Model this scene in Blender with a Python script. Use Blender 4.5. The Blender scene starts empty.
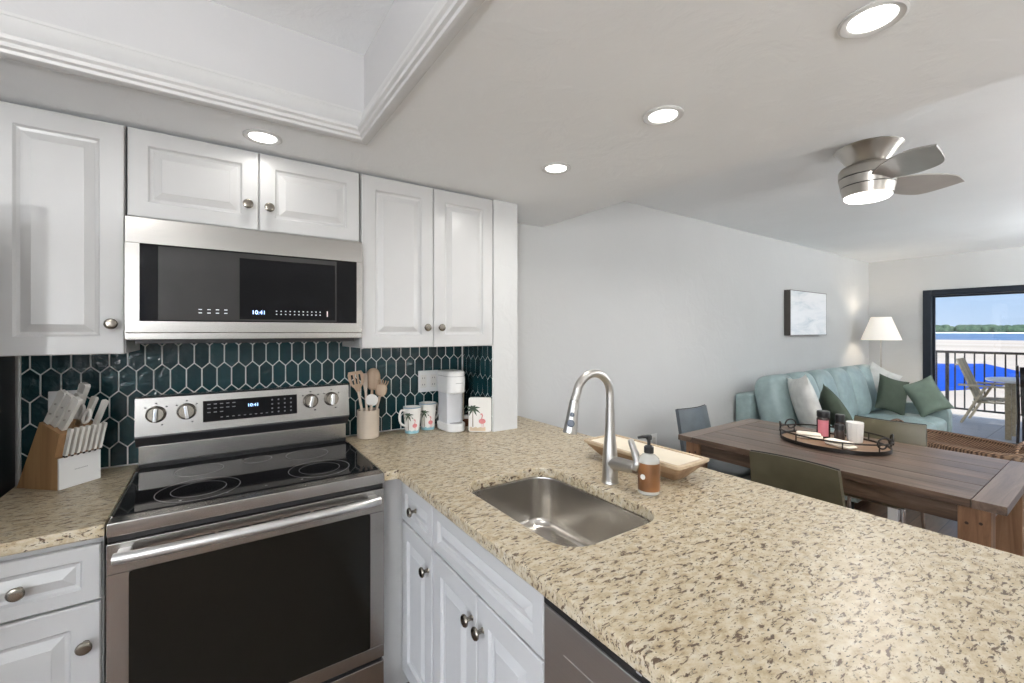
import bpy, bmesh, math, random
from mathutils import Vector, Matrix
random.seed(7)
SC = bpy.context.scene
COL = SC.collection
PI = math.pi
R = math.radians

# ------------------------------------------------------------------ camera
cam_d = bpy.data.cameras.new('camera')
cam = bpy.data.objects.new('camera', cam_d)
COL.objects.link(cam)
cam.location = (0, 0, 1.4387)
cam.rotation_euler = (R(90), 0, R(-34.45))
cam_d.sensor_width = 36.0
cam_d.lens = 431.8 / 1024 * 36.0
cam_d.shift_y = -10.1 / 1024
cam_d.clip_start = 0.02
cam_d.clip_end = 6000
SC.camera = cam

# ------------------------------------------------------------------ sky, sun, exposure
SC.view_settings.view_transform = 'Standard'
SC.view_settings.look = 'None'
SC.view_settings.exposure = 0.45
SC.view_settings.gamma = 1.0
SC.view_settings.use_curve_mapping = False
W = bpy.data.worlds.new('sky')
SC.world = W
W.use_nodes = True
wn, wl = W.node_tree.nodes, W.node_tree.links
wn.clear()
wo = wn.new('ShaderNodeOutputWorld')
bg = wn.new('ShaderNodeBackground')
tc = wn.new('ShaderNodeTexCoord')
sx = wn.new('ShaderNodeSeparateXYZ')
rp = wn.new('ShaderNodeValToRGB')
wl.new(tc.outputs['Generated'], sx.inputs[0])
wl.new(sx.outputs['Z'], rp.inputs[0])
cr = rp.color_ramp
cr.elements[0].position = 0.0
cr.elements[0].color = (0.60, 0.77, 1.0, 1)
cr.elements[1].position = 0.9
cr.elements[1].color = (0.22, 0.45, 0.95, 1)
e_ = cr.elements.new(0.10)
e_.color = (0.43, 0.66, 1.0, 1)
# unseen western sky, brightened to light the kitchen fronts through the window
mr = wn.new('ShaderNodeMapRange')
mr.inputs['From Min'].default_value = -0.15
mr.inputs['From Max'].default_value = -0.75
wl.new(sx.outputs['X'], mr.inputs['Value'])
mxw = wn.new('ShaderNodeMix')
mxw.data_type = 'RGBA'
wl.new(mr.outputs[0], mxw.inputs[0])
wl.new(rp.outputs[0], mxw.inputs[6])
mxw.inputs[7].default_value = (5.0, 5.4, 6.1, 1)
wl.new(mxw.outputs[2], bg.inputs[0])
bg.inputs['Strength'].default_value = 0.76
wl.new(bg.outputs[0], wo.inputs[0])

sun_d = bpy.data.lights.new('sun', 'SUN')
sun_d.energy = 1.5
sun_d.angle = R(0.6)
sun_d.color = (1.0, 0.95, 0.86)
sun = bpy.data.objects.new('sun', sun_d)
sun.rotation_euler = (R(38), 0, R(20))
sun.location = (12, -8, 14)
COL.objects.link(sun)
LAMP_W = 0.9          # one recessed downlight
FILL_DOME_W = 3.6         # added fill light in the tray
FILL_TORCH_W = 95.0        # added fill uplights, out of view
FAN_W = 11.0
SHADE_W = 4.5


# ------------------------------------------------------------------ materials
class NB:
    """small node builder"""
    def __init__(s, name):
        s.m = bpy.data.materials.new(name)
        s.m.use_nodes = True
        s.t = s.m.node_tree
        s.t.nodes.clear()
        s.out = s.n('ShaderNodeOutputMaterial')
        s.p = s.n('ShaderNodeBsdfPrincipled')
        s.l(s.p.outputs[0], s.out.inputs[0])
        s._co = None

    def n(s, k, **kw):
        nd = s.t.nodes.new(k)
        for a, b in kw.items():
            setattr(nd, a, b)
        return nd

    def l(s, a, b):
        s.t.links.new(a, b)

    def co(s, scale=(1, 1, 1), rot=(0, 0, 0), kind='Object'):
        if s._co is None:
            s._co = s.n('ShaderNodeTexCoord')
        mp = s.n('ShaderNodeMapping')
        mp.inputs['Scale'].default_value = scale
        mp.inputs['Rotation'].default_value = rot
        s.l(s._co.outputs[kind], mp.inputs[0])
        return mp.outputs[0]

    def noise(s, vec, scale, detail=3, rough=0.5, dist=0.0):
        nd = s.n('ShaderNodeTexNoise')
        nd.inputs['Scale'].default_value = scale
        nd.inputs['Detail'].default_value = detail
        nd.inputs['Roughness'].default_value = rough
        nd.inputs['Distortion'].default_value = dist
        s.l(vec, nd.inputs['Vector'])
        return nd.outputs[0]

    def ramp(s, fac, stops, interp='LINEAR'):
        nd = s.n('ShaderNodeValToRGB')
        nd.color_ramp.interpolation = interp
        els = nd.color_ramp.elements
        while len(els) < len(stops):
            els.new(0.5)
        for e, (p, c) in zip(els, stops):
            e.position = p
            e.color = c if len(c) == 4 else (*c, 1)
        s.l(fac, nd.inputs[0])
        return nd.outputs[0]

    def mix(s, fac, a, b, mode='MIX'):
        nd = s.n('ShaderNodeMix', data_type='RGBA', blend_type=mode)
        for sock, v in ((nd.inputs[0], fac), (nd.inputs[6], a), (nd.inputs[7], b)):
            if isinstance(v, (int, float)):
                sock.default_value = v
            elif isinstance(v, tuple):
                sock.default_value = v if len(v) == 4 else (*v, 1)
            else:
                s.l(v, sock)
        return nd.outputs[2]

    def bump(s, h, strength=0.3, dist=0.01):
        b = s.n('ShaderNodeBump')
        b.inputs['Strength'].default_value = strength
        b.inputs['Distance'].default_value = dist
        s.l(h, b.inputs['Height'])
        s.l(b.outputs[0], s.p.inputs['Normal'])

    def set(s, **kw):
        for k, v in kw.items():
            k = k.replace('_', ' ')
            sock = s.p.inputs[k]
            if isinstance(v, tuple) and len(v) == 3:
                v = (*v, 1)
            if isinstance(v, (int, float, tuple)):
                sock.default_value = v
            else:
                s.l(v, sock)
        return s


def plain(name, col, rough=0.5, metal=0.0, var=0.06, bump=0.0, bscale=60, **kw):
    """principled with a faint procedural tone variation"""
    b = NB(name)
    nz = b.noise(b.co(), 9, 2)
    lo = tuple(max(0, c * (1 - var)) for c in col)
    hi = tuple(min(1, c * (1 + var)) for c in col)
    b.set(Base_Color=b.ramp(nz, [(0.3, lo), (0.7, hi)]), Roughness=rough, Metallic=metal, **kw)
    if bump:
        b.bump(b.noise(b.co(), bscale, 3), bump, 0.002)
    return b.m


def emit(name, col, strength):
    b = NB(name)
    b.set(Base_Color=(0.8, 0.8, 0.8), Emission_Color=col, Emission_Strength=strength, Roughness=0.4)
    return b.m


def plaster(name, col, bump=0.35):
    b = NB(name)
    a = b.noise(b.co(), 7, 5, 0.6, 0.6)
    b.set(Base_Color=b.ramp(b.noise(b.co(), 2, 2), [(0.3, tuple(c * 0.97 for c in col)), (0.7, col)]), Roughness=0.75)
    b.bump(b.ramp(a, [(0.45, (0, 0, 0)), (0.62, (1, 1, 1))]), bump, 0.006)
    return b.m


def steel(name, col=(0.42, 0.405, 0.385), axis='X', rough=0.27):
    b = NB(name)
    sc = {'X': (1.0, 260, 260), 'Y': (260, 1.0, 260), 'Z': (260, 260, 1.0)}[axis]
    nz = b.noise(b.co(sc), 1.5, 2)
    b.set(Base_Color=b.ramp(nz, [(0.3, tuple(c * 0.975 for c in col)), (0.7, tuple(min(1, c * 1.02) for c in col))]),
          Metallic=1.0, Roughness=rough, Anisotropic=0.5)
    return b.m


def granite(name):
    b = NB(name)
    v = b.co()
    c = b.ramp(b.noise(b.co((36, 58, 50), (0, 0, R(34))), 1.0, 5, 0.65), [(0.28, (0.29, 0.21, 0.115)), (0.40, (0.43, 0.345, 0.22)), (0.54, (0.53, 0.455, 0.325)), (0.72, (0.60, 0.56, 0.465))])
    # grey translucent patches
    g = b.ramp(b.noise(v, 34, 3, 0.5, 0.4), [(0.60, (0, 0, 0)), (0.70, (1, 1, 1))])
    c = b.mix(b.mix(0.45, (0, 0, 0), g), c, (0.45, 0.42, 0.36))
    # brown long flecks
    v2 = b.co((42, 120, 80), (0, 0, R(34)))
    f = b.ramp(b.noise(v2, 1.0, 4, 0.62, 0.5), [(0.555, (0, 0, 0)), (0.62, (1, 1, 1))])
    c = b.mix(f, c, (0.10, 0.06, 0.034))
    # small black grains
    v3 = b.co((90, 190, 140), (0, 0, R(34)))
    k = b.ramp(b.noise(v3, 1.0, 3, 0.6), [(0.62, (0, 0, 0)), (0.66, (1, 1, 1))])
    c = b.mix(k, c, (0.035, 0.028, 0.025))
    b.set(Base_Color=c, Roughness=0.36, Specular_IOR_Level=0.4)
    return b.m


def planks(name, cols, along='Y', rough=0.5, island=True, bump=0.25, fine=1.0):
    b = NB(name)
    sc = {'X': (1.2, 16, 16), 'Y': (16, 1.2, 16), 'Z': (16, 16, 1.2)}[along]
    v = b.co(sc)
    n1 = b.noise(v, 1.6 * fine, 6, 0.65, 1.0)
    c = b.ramp(n1, [(0.28, cols[0]), (0.52, cols[1]), (0.75, cols[2])])
    if island:
        gi = b.n('ShaderNodeNewGeometry')
        c = b.mix(1.0, c, b.ramp(gi.outputs['Random Per Island'], [(0, (0.72, 0.72, 0.74)), (1, (1.15, 1.1, 1.05))]), 'MULTIPLY')
    b.set(Base_Color=c, Roughness=rough)
    b.bump(n1, bump, 0.003)
    return b.m


def floor_wood(name):
    b = NB(name)
    v = b.co((1, 1, 1), (0, 0, R(0)))
    br = b.n('ShaderNodeTexBrick')
    br.inputs['Scale'].default_value = 1.0
    br.inputs['Brick Width'].default_value = 1.2
    br.inputs['Row Height'].default_value = 0.16
    br.inputs['Mortar Size'].default_value = 0.003
    br.inputs['Color1'].default_value = (0.13, 0.08, 0.052, 1)
    br.inputs['Color2'].default_value = (0.18, 0.112, 0.072, 1)
    br.inputs['Mortar'].default_value = (0.05, 0.03, 0.02, 1)
    b.l(v, br.inputs['Vector'])
    n = b.noise(b.co((2, 24, 1)), 2, 5, 0.6, 0.6)
    c = b.mix(1.0, br.outputs[0], b.ramp(n, [(0.3, (0.7, 0.7, 0.7)), (0.7, (1.2, 1.2, 1.2))]), 'MULTIPLY')
    b.set(Base_Color=c, Roughness=0.28)
    return b.m


def tile_mat(name):
    b = NB(name)
    gi = b.n('ShaderNodeNewGeometry')
    c = b.ramp(gi.outputs['Random Per Island'], [(0, (0.004, 0.022, 0.026)), (0.5, (0.006, 0.032, 0.038)), (1, (0.010, 0.048, 0.056))])
    c = b.mix(b.ramp(b.noise(b.co(), 22, 4, 0.6), [(0.35, (0, 0, 0)), (0.75, (0.5, 0.5, 0.5))]), c, (0.012, 0.055, 0.062))
    b.set(Base_Color=c, Roughness=0.13, Specular_IOR_Level=0.35)
    b.bump(b.noise(b.co(), 32, 2, 0.5, 0.6), 0.55, 0.006)
    return b.m


def balcony_tile(name):
    b = NB(name)
    br = b.n('ShaderNodeTexBrick')
    br.offset = 0.0
    for k, v in (('Scale', 1.0), ('Brick Width', 0.6), ('Row Height', 0.6), ('Mortar Size', 0.006)):
        br.inputs[k].default_value = v
    br.inputs['Color1'].default_value = (0.42, 0.41, 0.41, 1)
    br.inputs['Color2'].default_value = (0.47, 0.46, 0.45, 1)
    br.inputs['Mortar'].default_value = (0.25, 0.24, 0.23, 1)
    b.l(b.co(), br.inputs['Vector'])
    b.set(Base_Color=br.outputs[0], Roughness=0.5)
    return b.m


def glass(name, tint=(1, 1, 1), refl=0.06):
    b = NB(name)
    tr = b.n('ShaderNodeBsdfTransparent')
    tr.inputs[0].default_value = (*tint, 1)
    gl = b.n('ShaderNodeBsdfGlossy')
    gl.inputs['Roughness'].default_value = 0.02
    mx = b.n('ShaderNodeMixShader')
    mx.inputs[0].default_value = refl
    b.l(tr.outputs[0], mx.inputs[1])
    b.l(gl.outputs[0], mx.inputs[2])
    b.l(mx.outputs[0], b.out.inputs[0])
    return b.m


def leather(name, col, rough=0.35):
    b = NB(name)
    n = b.noise(b.co(), 14, 3)
    b.set(Base_Color=b.ramp(n, [(0.3, tuple(c * 0.88 for c in col)), (0.7, tuple(c * 1.1 for c in col))]), Roughness=rough)
    b.bump(b.noise(b.co(), 160, 3), 0.12, 0.002)
    return b.m


def fabric(name, col, var=0.12, sc=300, rough=0.9, bump=0.25):
    b = NB(name)
    n = b.noise(b.co(), sc, 2)
    n2 = b.noise(b.co(), 12, 3)
    c = b.ramp(n2, [(0.3, tuple(c * (1 - var) for c in col)), (0.7, tuple(min(1, c * (1 + var)) for c in col))])
    b.set(Base_Color=c, Roughness=rough)
    b.bump(n, bump, 0.002)
    return b.m


def sand(name):
    b = NB(name)
    c = b.ramp(b.noise(b.co((0.02, 0.004, 1)), 1.0, 5, 0.6), [(0.3, (0.43, 0.34, 0.25)), (0.5, (0.52, 0.43, 0.33)), (0.7, (0.58, 0.50, 0.40))])
    b.set(Base_Color=c, Roughness=0.95)
    return b.m


def sea_mat(name):
    b = NB(name)
    c = b.ramp(b.noise(b.co((0.004, 0.02, 1)), 1.0, 4), [(0.3, (0.085, 0.15, 0.25)), (0.7, (0.14, 0.22, 0.33))])
    b.set(Base_Color=c, Roughness=0.9, Specular_IOR_Level=0.15)
    return b.m


def foliage_mat(name):
    b = NB(name)
    c = b.ramp(b.noise(b.co((0.08, 0.08, 0.1)), 1.0, 4), [(0.3, (0.025, 0.05, 0.03)), (0.7, (0.08, 0.13, 0.07))])
    b.set(Base_Color=c, Roughness=0.9)
    return b.m


def art_mat(name):
    b = NB(name)
    v = b.co((1.2, 1, 5))
    c = b.ramp(b.noise(v, 1.6, 5, 0.6, 0.8), [(0.28, (0.62, 0.68, 0.72)), (0.42, (0.82, 0.85, 0.87)), (0.52, (0.92, 0.93, 0.94)), (0.70, (0.96, 0.97, 0.98))])
    b.set(Base_Color=c, Roughness=0.25)
    return b.m


def wicker(name):
    b = NB(name)
    w1 = b.n('ShaderNodeTexWave', bands_direction='DIAGONAL')
    w1.inputs['Scale'].default_value = 28
    w1.inputs['Distortion'].default_value = 4
    b.l(b.co(), w1.inputs['Vector'])
    c = b.ramp(w1.outputs[0], [(0.2, (0.07, 0.035, 0.02)), (0.8, (0.30, 0.185, 0.115))])
    b.set(Base_Color=c, Roughness=0.7)
    b.bump(w1.outputs[0], 0.6, 0.004)
    return b.m


M = {
    'wall': plaster('wall_paint', (0.585, 0.59, 0.585), 0.14),
    'ceil': plaster('ceiling_paint', (0.88, 0.90, 0.915), 0.16),
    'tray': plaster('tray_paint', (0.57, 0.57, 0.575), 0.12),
    'trim': plain('white_trim', (0.60, 0.60, 0.595), 0.4, var=0.02),
    'cab': plain('cabinet_white', (0.525, 0.525, 0.52), 0.28, var=0.015),
    'cabin': plain('cabinet_toe_kick', (0.42, 0.40, 0.37), 0.6),  # greyer, slightly darker tone for the recessed toe kicks
    'nickel': plain('brushed_nickel', (0.50, 0.47, 0.43), 0.28, 1.0),
    'knobnickel': plain('aged_nickel', (0.27, 0.245, 0.21), 0.25, 1.0),
    'steelx': steel('stainless_steel'),
    'steely': steel('stainless_steel_side', (0.56, 0.55, 0.53), 'Y'),
    'sinksteel': steel('sink_steel', (0.60, 0.575, 0.54), 'Y', 0.24),
    'chrome': plain('chrome', (0.75, 0.75, 0.76), 0.1, 1.0),
    'faucet': plain('faucet_nickel', (0.54, 0.525, 0.50), 0.33, 1.0, var=0.02),
    'blackglass': plain('black_glass', (0.010, 0.010, 0.011), 0.05, 0, IOR=1.18),
    'ovenglass': plain('oven_glass', (0.010, 0.009, 0.007), 0.06, 0, IOR=1.28),
    'mwglass': plain('microwave_glass', (0.040, 0.039, 0.038), 0.08, 0, Specular_IOR_Level=0.3),
    'black': plain('black_plastic', (0.015, 0.015, 0.016), 0.35),
    'darkgrey': plain('dark_grey_metal', (0.07, 0.07, 0.075), 0.4, 0.6),
    'ring': plain('burner_ring', (0.16, 0.16, 0.165), 0.2),
    'granite': granite('granite'),
    'tile': tile_mat('teal_tile'),
    'grout': plain('grout', (0.74, 0.76, 0.74), 0.8),
    'floor': floor_wood('wood_floor'),
    'btile': balcony_tile('balcony_tile'),
    'white': plain('white_plastic', (0.80, 0.80, 0.79), 0.35, var=0.02),
    'ceramic': plain('white_ceramic', (0.80, 0.78, 0.74), 0.15, var=0.03),
    'cream': plain('cream_wax', (0.80, 0.72, 0.58), 0.5),
    'crock': plain('beige_stoneware', (0.52, 0.44, 0.35), 0.4),
    'utensil': planks('utensil_wood', [(0.33, 0.22, 0.14), (0.44, 0.32, 0.22), (0.52, 0.41, 0.30)], 'Z', 0.55, False, 0.1),
    'utbeige': plain('beige_silicone', (0.60, 0.50, 0.41), 0.5),
    'blockwood': planks('acacia_wood', [(0.27, 0.14, 0.06), (0.40, 0.235, 0.11), (0.48, 0.30, 0.15)], 'Z', 0.4, False, 0.05),
    'bowlwood': planks('bowl_wood', [(0.16, 0.085, 0.04), (0.34, 0.215, 0.12), (0.56, 0.44, 0.31)], 'Y', 0.5, False, 0.1),
    'knifehandle': plain('white_knife_handle', (0.72, 0.70, 0.66), 0.35),
    'greydash': plain('grey_print', (0.35, 0.35, 0.35), 0.5),
    'palmgreen': plain('palm_green', (0.05, 0.085, 0.05), 0.4, var=0.4),
    'trunk': plain('trunk_brown', (0.22, 0.18, 0.12), 0.4),
    'pink': plain('flamingo_pink', (0.70, 0.24, 0.24), 0.4, var=0.25),
    'seaband': plain('sea_band', (0.25, 0.48, 0.55), 0.4, var=0.2),
    'sandband': plain('sand_band', (0.66, 0.52, 0.36), 0.4, var=0.15),
    'amber': plain('amber_soap_label', (0.20, 0.085, 0.03), 0.3, var=0.6),
    'clearbottle': plain('clear_soap_plastic', (0.66, 0.65, 0.60), 0.15, Transmission_Weight=0.3),
    'table': planks('reclaimed_wood', [(0.036, 0.024, 0.018), (0.105, 0.067, 0.046), (0.20, 0.142, 0.105)], 'Y', 0.3),
    'tablex': planks('reclaimed_wood_end', [(0.08, 0.056, 0.045), (0.16, 0.115, 0.088), (0.25, 0.19, 0.15)], 'X', 0.3),
    'tableleg': planks('reclaimed_wood_leg', [(0.14, 0.07, 0.035), (0.26, 0.145, 0.08), (0.34, 0.21, 0.125)], 'Z', 0.55),
    'olive': leather('olive_leather', (0.105, 0.092, 0.055), 0.36),
    'slate': leather('slate_leather', (0.11, 0.13, 0.145), 0.28),
    'teal': leather('seafoam_leather', (0.30, 0.39, 0.39), 0.42),
    'greenvelvet': fabric('dark_green_velvet', (0.062, 0.082, 0.058)),
    'sage': fabric('sage_velvet', (0.14, 0.185, 0.145)),
    'whitefab': fabric('white_linen', (0.66, 0.66, 0.63)),
    'napkin': fabric('cream_napkin', (0.74, 0.68, 0.58)),
    'frame': plain('dark_wood_frame', (0.075, 0.065, 0.055), 0.5),
    'art': art_mat('abstract_print'),
    'doorframe': plain('black_anodised_frame', (0.016, 0.022, 0.034), 0.35, 0.3),
    'glass': glass('window_glass'),
    'iron': plain('wrought_iron', (0.035, 0.030, 0.027), 0.4, 0.7),
    'rail': plain('bronze_rail', (0.028, 0.022, 0.018), 0.45, 0.4),
    'wicker': wicker('wicker'),
    'pinkjar': plain('pink_label', (0.62, 0.20, 0.24), 0.35),
    'pepper': plain('peppercorn_glass', (0.05, 0.035, 0.03), 0.15, var=0.7),
    'greywood': planks('weathered_wood', [(0.28, 0.23, 0.145), (0.43, 0.365, 0.24), (0.52, 0.45, 0.32)], 'X', 0.7, True, 0.15),
    'sand': sand('sand'),
    'sea': sea_mat('sea_water'),
    'foam': plain('surf_line', (0.80, 0.82, 0.84), 0.8),
    'blue': plain('blue_pool', (0.002, 0.065, 0.42), 0.6, var=0.05, Specular_IOR_Level=0.1),
    'trees': foliage_mat('far_trees'),
    'fridge': steel('black_stainless', (0.10, 0.10, 0.105), 'Z', 0.35),
    'lens': emit('lamp_lens', (1.0, 0.97, 0.92, 1), 4.0),
    'fanlens': emit('fan_lens', (1.0, 0.98, 0.95, 1), 4.0),
    'shade': emit('lit_shade', (1.0, 0.86, 0.66, 1), 0.28),
    'digits': emit('blue_digits', (0.25, 0.5, 1.0, 1), 2.5),
    'dots': emit('panel_marks', (0.6, 0.75, 0.9, 1), 0.25),
    'reddots': emit('panel_red_marks', (0.8, 0.2, 0.25, 1), 0.25),
    'blade': plain('fan_blade_silver', (0.50, 0.48, 0.46), 0.35, 0.35),
    'coffee': plain('brown_glass', (0.11, 0.04, 0.02), 0.2),
    'concrete': plain('stucco', (0.62, 0.58, 0.52), 0.9),
}


# ------------------------------------------------------------------ builders
def smooth(me, ang=35):
    for p in me.polygons:
        p.use_smooth = True
    me.set_sharp_from_angle(angle=R(ang))


def worig(o):
    v = Vector((0, 0, 0))
    while o:
        v = v + o.location
        o = o.parent
    return v


def obj(name, bm, mat, parent=None, ang=35, flat=False):
    """link one mesh object; coordinates in bm are scene coordinates"""
    bmesh.ops.recalc_face_normals(bm, faces=bm.faces[:])
    if parent is None:
        lo = Vector((1e9,) * 3)
        hi = Vector((-1e9,) * 3)
        for v in bm.verts:
            for i in range(3):
                lo[i] = min(lo[i], v.co[i])
                hi[i] = max(hi[i], v.co[i])
        org = Vector(((lo.x + hi.x) / 2, (lo.y + hi.y) / 2, lo.z))
    else:
        org = worig(parent)
    bmesh.ops.translate(bm, verts=bm.verts[:], vec=-org)
    me = bpy.data.meshes.new(name)
    bm.to_mesh(me)
    bm.free()
    me.materials.append(M[mat] if isinstance(mat, str) else mat)
    o = bpy.data.objects.new(name, me)
    COL.objects.link(o)
    if not flat:
        smooth(me, ang)
        wnm = o.modifiers.new('normals', 'WEIGHTED_NORMAL')
        wnm.keep_sharp = True
    if parent is None:
        o.location = org
    else:
        o.parent = parent
    return o


def tag(o, label, cat, group=None):
    o['label'] = label
    o['category'] = cat
    if group:
        o['group'] = group
    return o


def thing(name, label, cat, loc=(0, 0, 0), group=None):
    o = bpy.data.objects.new(name, None)
    o.empty_display_size = 0.05
    COL.objects.link(o)
    o.location = loc
    return tag(o, label, cat, group)


def struct(name, bm, mat, parent=None, flat=False):
    o = obj(name, bm, mat, parent, flat=flat)
    if parent is None:
        o['kind'] = 'structure'
    return o


def copy_tree(o, parent=None):
    c = o.copy()
    COL.objects.link(c)
    c.parent = parent
    for ch in list(o.children):
        copy_tree(ch, c)
    return c


def B():
    return bmesh.new()


def box(bm, x0, x1, y0, y1, z0, z1, bev=0.0, seg=2):
    vs = [bm.verts.new((x, y, z)) for x in (x0, x1) for y in (y0, y1) for z in (z0, z1)]
    fs = [(0, 1, 3, 2), (4, 6, 7, 5), (0, 4, 5, 1), (2, 3, 7, 6), (0, 2, 6, 4), (1, 5, 7, 3)]
    faces = [bm.faces.new([vs[i] for i in f]) for f in fs]
    if bev > 0:
        es = list({e for f in faces for e in f.edges})
        bmesh.ops.bevel(bm, geom=es, offset=bev, segments=seg, profile=0.5, affect='EDGES')
    return bm


def tbox(bm, mtx, sx, sy, sz, bev=0.0, seg=2, taper=1.0):
    """box of size s centred on the matrix origin"""
    t = bmesh.new()
    box(t, -sx / 2, sx / 2, -sy / 2, sy / 2, -sz / 2, sz / 2, bev, seg)
    if taper != 1.0:
        for v in t.verts:
            k = 1 + (taper - 1) * (v.co.z / sz + 0.5)
            v.co.x *= k
            v.co.y *= k
    bmesh.ops.transform(t, matrix=mtx, verts=t.verts[:])
    merge(bm, t)
    return bm


def merge(bm, t):
    mp = {v: bm.verts.new(v.co) for v in t.verts}
    for f in t.faces:
        try:
            bm.faces.new([mp[v] for v in f.verts])
        except ValueError:
            pass
    t.free()


def beam(bm, p0, p1, w, d, bev=0.0, up=(0, 0, 1)):
    """rectangular bar from p0 to p1"""
    p0, p1 = Vector(p0), Vector(p1)
    z = (p1 - p0).normalized()
    x = Vector(up).cross(z)
    if x.length < 1e-4:
        x = Vector((1, 0, 0))
    x.normalize()
    y = z.cross(x)
    m = Matrix((x, y, z)).transposed().to_4x4()
    m.translation = (p0 + p1) / 2
    return tbox(bm, m, w, d, (p1 - p0).length, bev)


def lathe(bm, prof, center=(0, 0, 0), seg=32, axis=None, cap=True, sx=1.0, sy=1.0):
    """prof = [(r, h)...]; axis = direction of h"""
    c = Vector(center)
    if axis is None:
        q = Matrix.Identity(3)
    else:
        q = Vector((0, 0, 1)).rotation_difference(Vector(axis)).to_matrix()
    rings = []
    for r, h in prof:
        rings.append([bm.verts.new(c + q @ Vector((r * sx * math.cos(2 * PI * i / seg), r * sy * math.sin(2 * PI * i / seg), h))) for i in range(seg)])
    for a, b in zip(rings, rings[1:]):
        for i in range(seg):
            j = (i + 1) % seg
            bm.faces.new((a[i], a[j], b[j], b[i]))
    if cap:
        bm.faces.new(rings[0][::-1])
        bm.faces.new(rings[-1])
    return bm


def cyl(bm, p0, p1, r0, r1=None, seg=20):
    p0, p1 = Vector(p0), Vector(p1)
    r1 = r0 if r1 is None else r1
    return lathe(bm, [(r0, 0), (r1, (p1 - p0).length)], p0, seg, p1 - p0)


def tube(bm, pts, r, seg=12, closed=False, cap=True, flat=1.0):
    pts = [Vector(p) for p in pts]
    n = len(pts)
    rr = r if isinstance(r, (list, tuple)) else [r] * n
    rings = []
    prev = None
    for i, p in enumerate(pts):
        if closed:
            t = pts[(i + 1) % n] - pts[i - 1]
        else:
            t = pts[min(i + 1, n - 1)] - pts[max(i - 1, 0)]
        t.normalize()
        if prev is None:
            a = Vector((0, 0, 1)) if abs(t.z) < 0.9 else Vector((1, 0, 0))
            x = a.cross(t).normalized()
        else:
            x = prev - t * prev.dot(t)
            x.normalize()
        prev = x
        y = t.cross(x)
        rings.append([bm.verts.new(p + x * (rr[i] * math.cos(2 * PI * k / seg)) + y * (rr[i] * flat * math.sin(2 * PI * k / seg))) for k in range(seg)])
    m = n if closed else n - 1
    for i in range(m):
        a, b = rings[i], rings[(i + 1) % n]
        for k in range(seg):
            j = (k + 1) % seg
            bm.faces.new((a[k], a[j], b[j], b[k]))
    if cap and not closed:
        bm.faces.new(rings[0][::-1])
        bm.faces.new(rings[-1])
    return bm


def spline(pts, n=8):
    """Catmull-Rom through pts"""
    P = [Vector(p) for p in pts]
    P = [P[0] * 2 - P[1]] + P + [P[-1] * 2 - P[-2]]
    out = []
    for i in range(1, len(P) - 2):
        for k in range(n):
            t = k / n
            a, b, c, d = P[i - 1], P[i], P[i + 1], P[i + 2]
            out.append(0.5 * ((2 * b) + (c - a) * t + (2 * a - 5 * b + 4 * c - d) * t * t + (3 * b - a - 3 * c + d) * t ** 3))
    out.append(P[-2])
    return out


def loft(bm, loops, cap0=True, cap1=True):
    rings = [[bm.verts.new(p) for p in lp] for lp in loops]
    n = len(rings[0])
    for a, b in zip(rings, rings[1:]):
        for i in range(n):
            j = (i + 1) % n
            bm.faces.new((a[i], a[j], b[j], b[i]))
    if cap0:
        bm.faces.new(rings[0][::-1])
    if cap1:
        bm.faces.new(rings[-1])
    return bm


def rrect(x0, x1, y0, y1, r, z, n=6):
    out = []
    for cx, cy, a0 in ((x1 - r, y1 - r, 0), (x0 + r, y1 - r, 90), (x0 + r, y0 + r, 180), (x1 - r, y0 + r, 270)):
        for k in range(n + 1):
            a = R(a0 + 90 * k / n)
            out.append((cx + r * math.cos(a), cy + r * math.sin(a), z))
    return out


def prism(bm, poly, fn0, fn1):
    """extrude a 2D outline between two mappings"""
    return loft(bm, [[fn0(*p) for p in poly], [fn1(*p) for p in poly]])


def superbox(bm, mtx, sx, sy, sz, p=5.0, n=10):
    """soft rounded block"""
    t = bmesh.new()
    bmesh.ops.create_cube(t, size=2.0)
    bmesh.ops.subdivide_edges(t, edges=t.edges[:], cuts=n, use_grid_fill=True)
    for v in t.verts:
        c = v.co
        k = (abs(c.x) ** p + abs(c.y) ** p + abs(c.z) ** p) ** (1 / p)
        v.co = Vector((c.x / k * sx / 2, c.y / k * sy / 2, c.z / k * sz / 2))
    bmesh.ops.transform(t, matrix=mtx, verts=t.verts[:])
    merge(bm, t)
    return bm


def pillow(bm, mtx, w, h, th, n=16):
    """scatter cushion: pointed corners, plump middle; lies in local XZ, thickness along Y"""
    def pt(u, v, sgn):
        e = (1 - abs(u) ** 2.4) * (1 - abs(v) ** 2.4)
        t = th / 2 * max(0, e) ** 0.55
        k = 1 - 0.10 * (1 - abs(u) ** 2) * (abs(v) ** 3)
        k2 = 1 - 0.10 * (1 - abs(v) ** 2) * (abs(u) ** 3)
        return mtx @ Vector((u * w / 2 * k2, sgn * t, v * h / 2 * k))
    g = {}
    for s in (-1, 1):
        for i in range(n + 1):
            for j in range(n + 1):
                edge = i in (0, n) or j in (0, n)
                key = (0 if edge else s, i, j)
                if key not in g:
                    g[key] = bm.verts.new(pt(2 * i / n - 1, 2 * j / n - 1, s))
    def gv(s, i, j):
        return g[(0 if (i in (0, n) or j in (0, n)) else s, i, j)]
    for s in (-1, 1):
        for i in range(n):
            for j in range(n):
                q = [gv(s, i, j), gv(s, i + 1, j), gv(s, i + 1, j + 1), gv(s, i, j + 1)]
                try:
                    bm.faces.new(q if s < 0 else q[::-1])
                except ValueError:
                    pass
    return bm


def T(x, y, z):
    return Matrix.Translation((x, y, z))


def RX(a):
    return Matrix.Rotation(R(a), 4, 'X')


def RY(a):
    return Matrix.Rotation(R(a), 4, 'Y')


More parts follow.
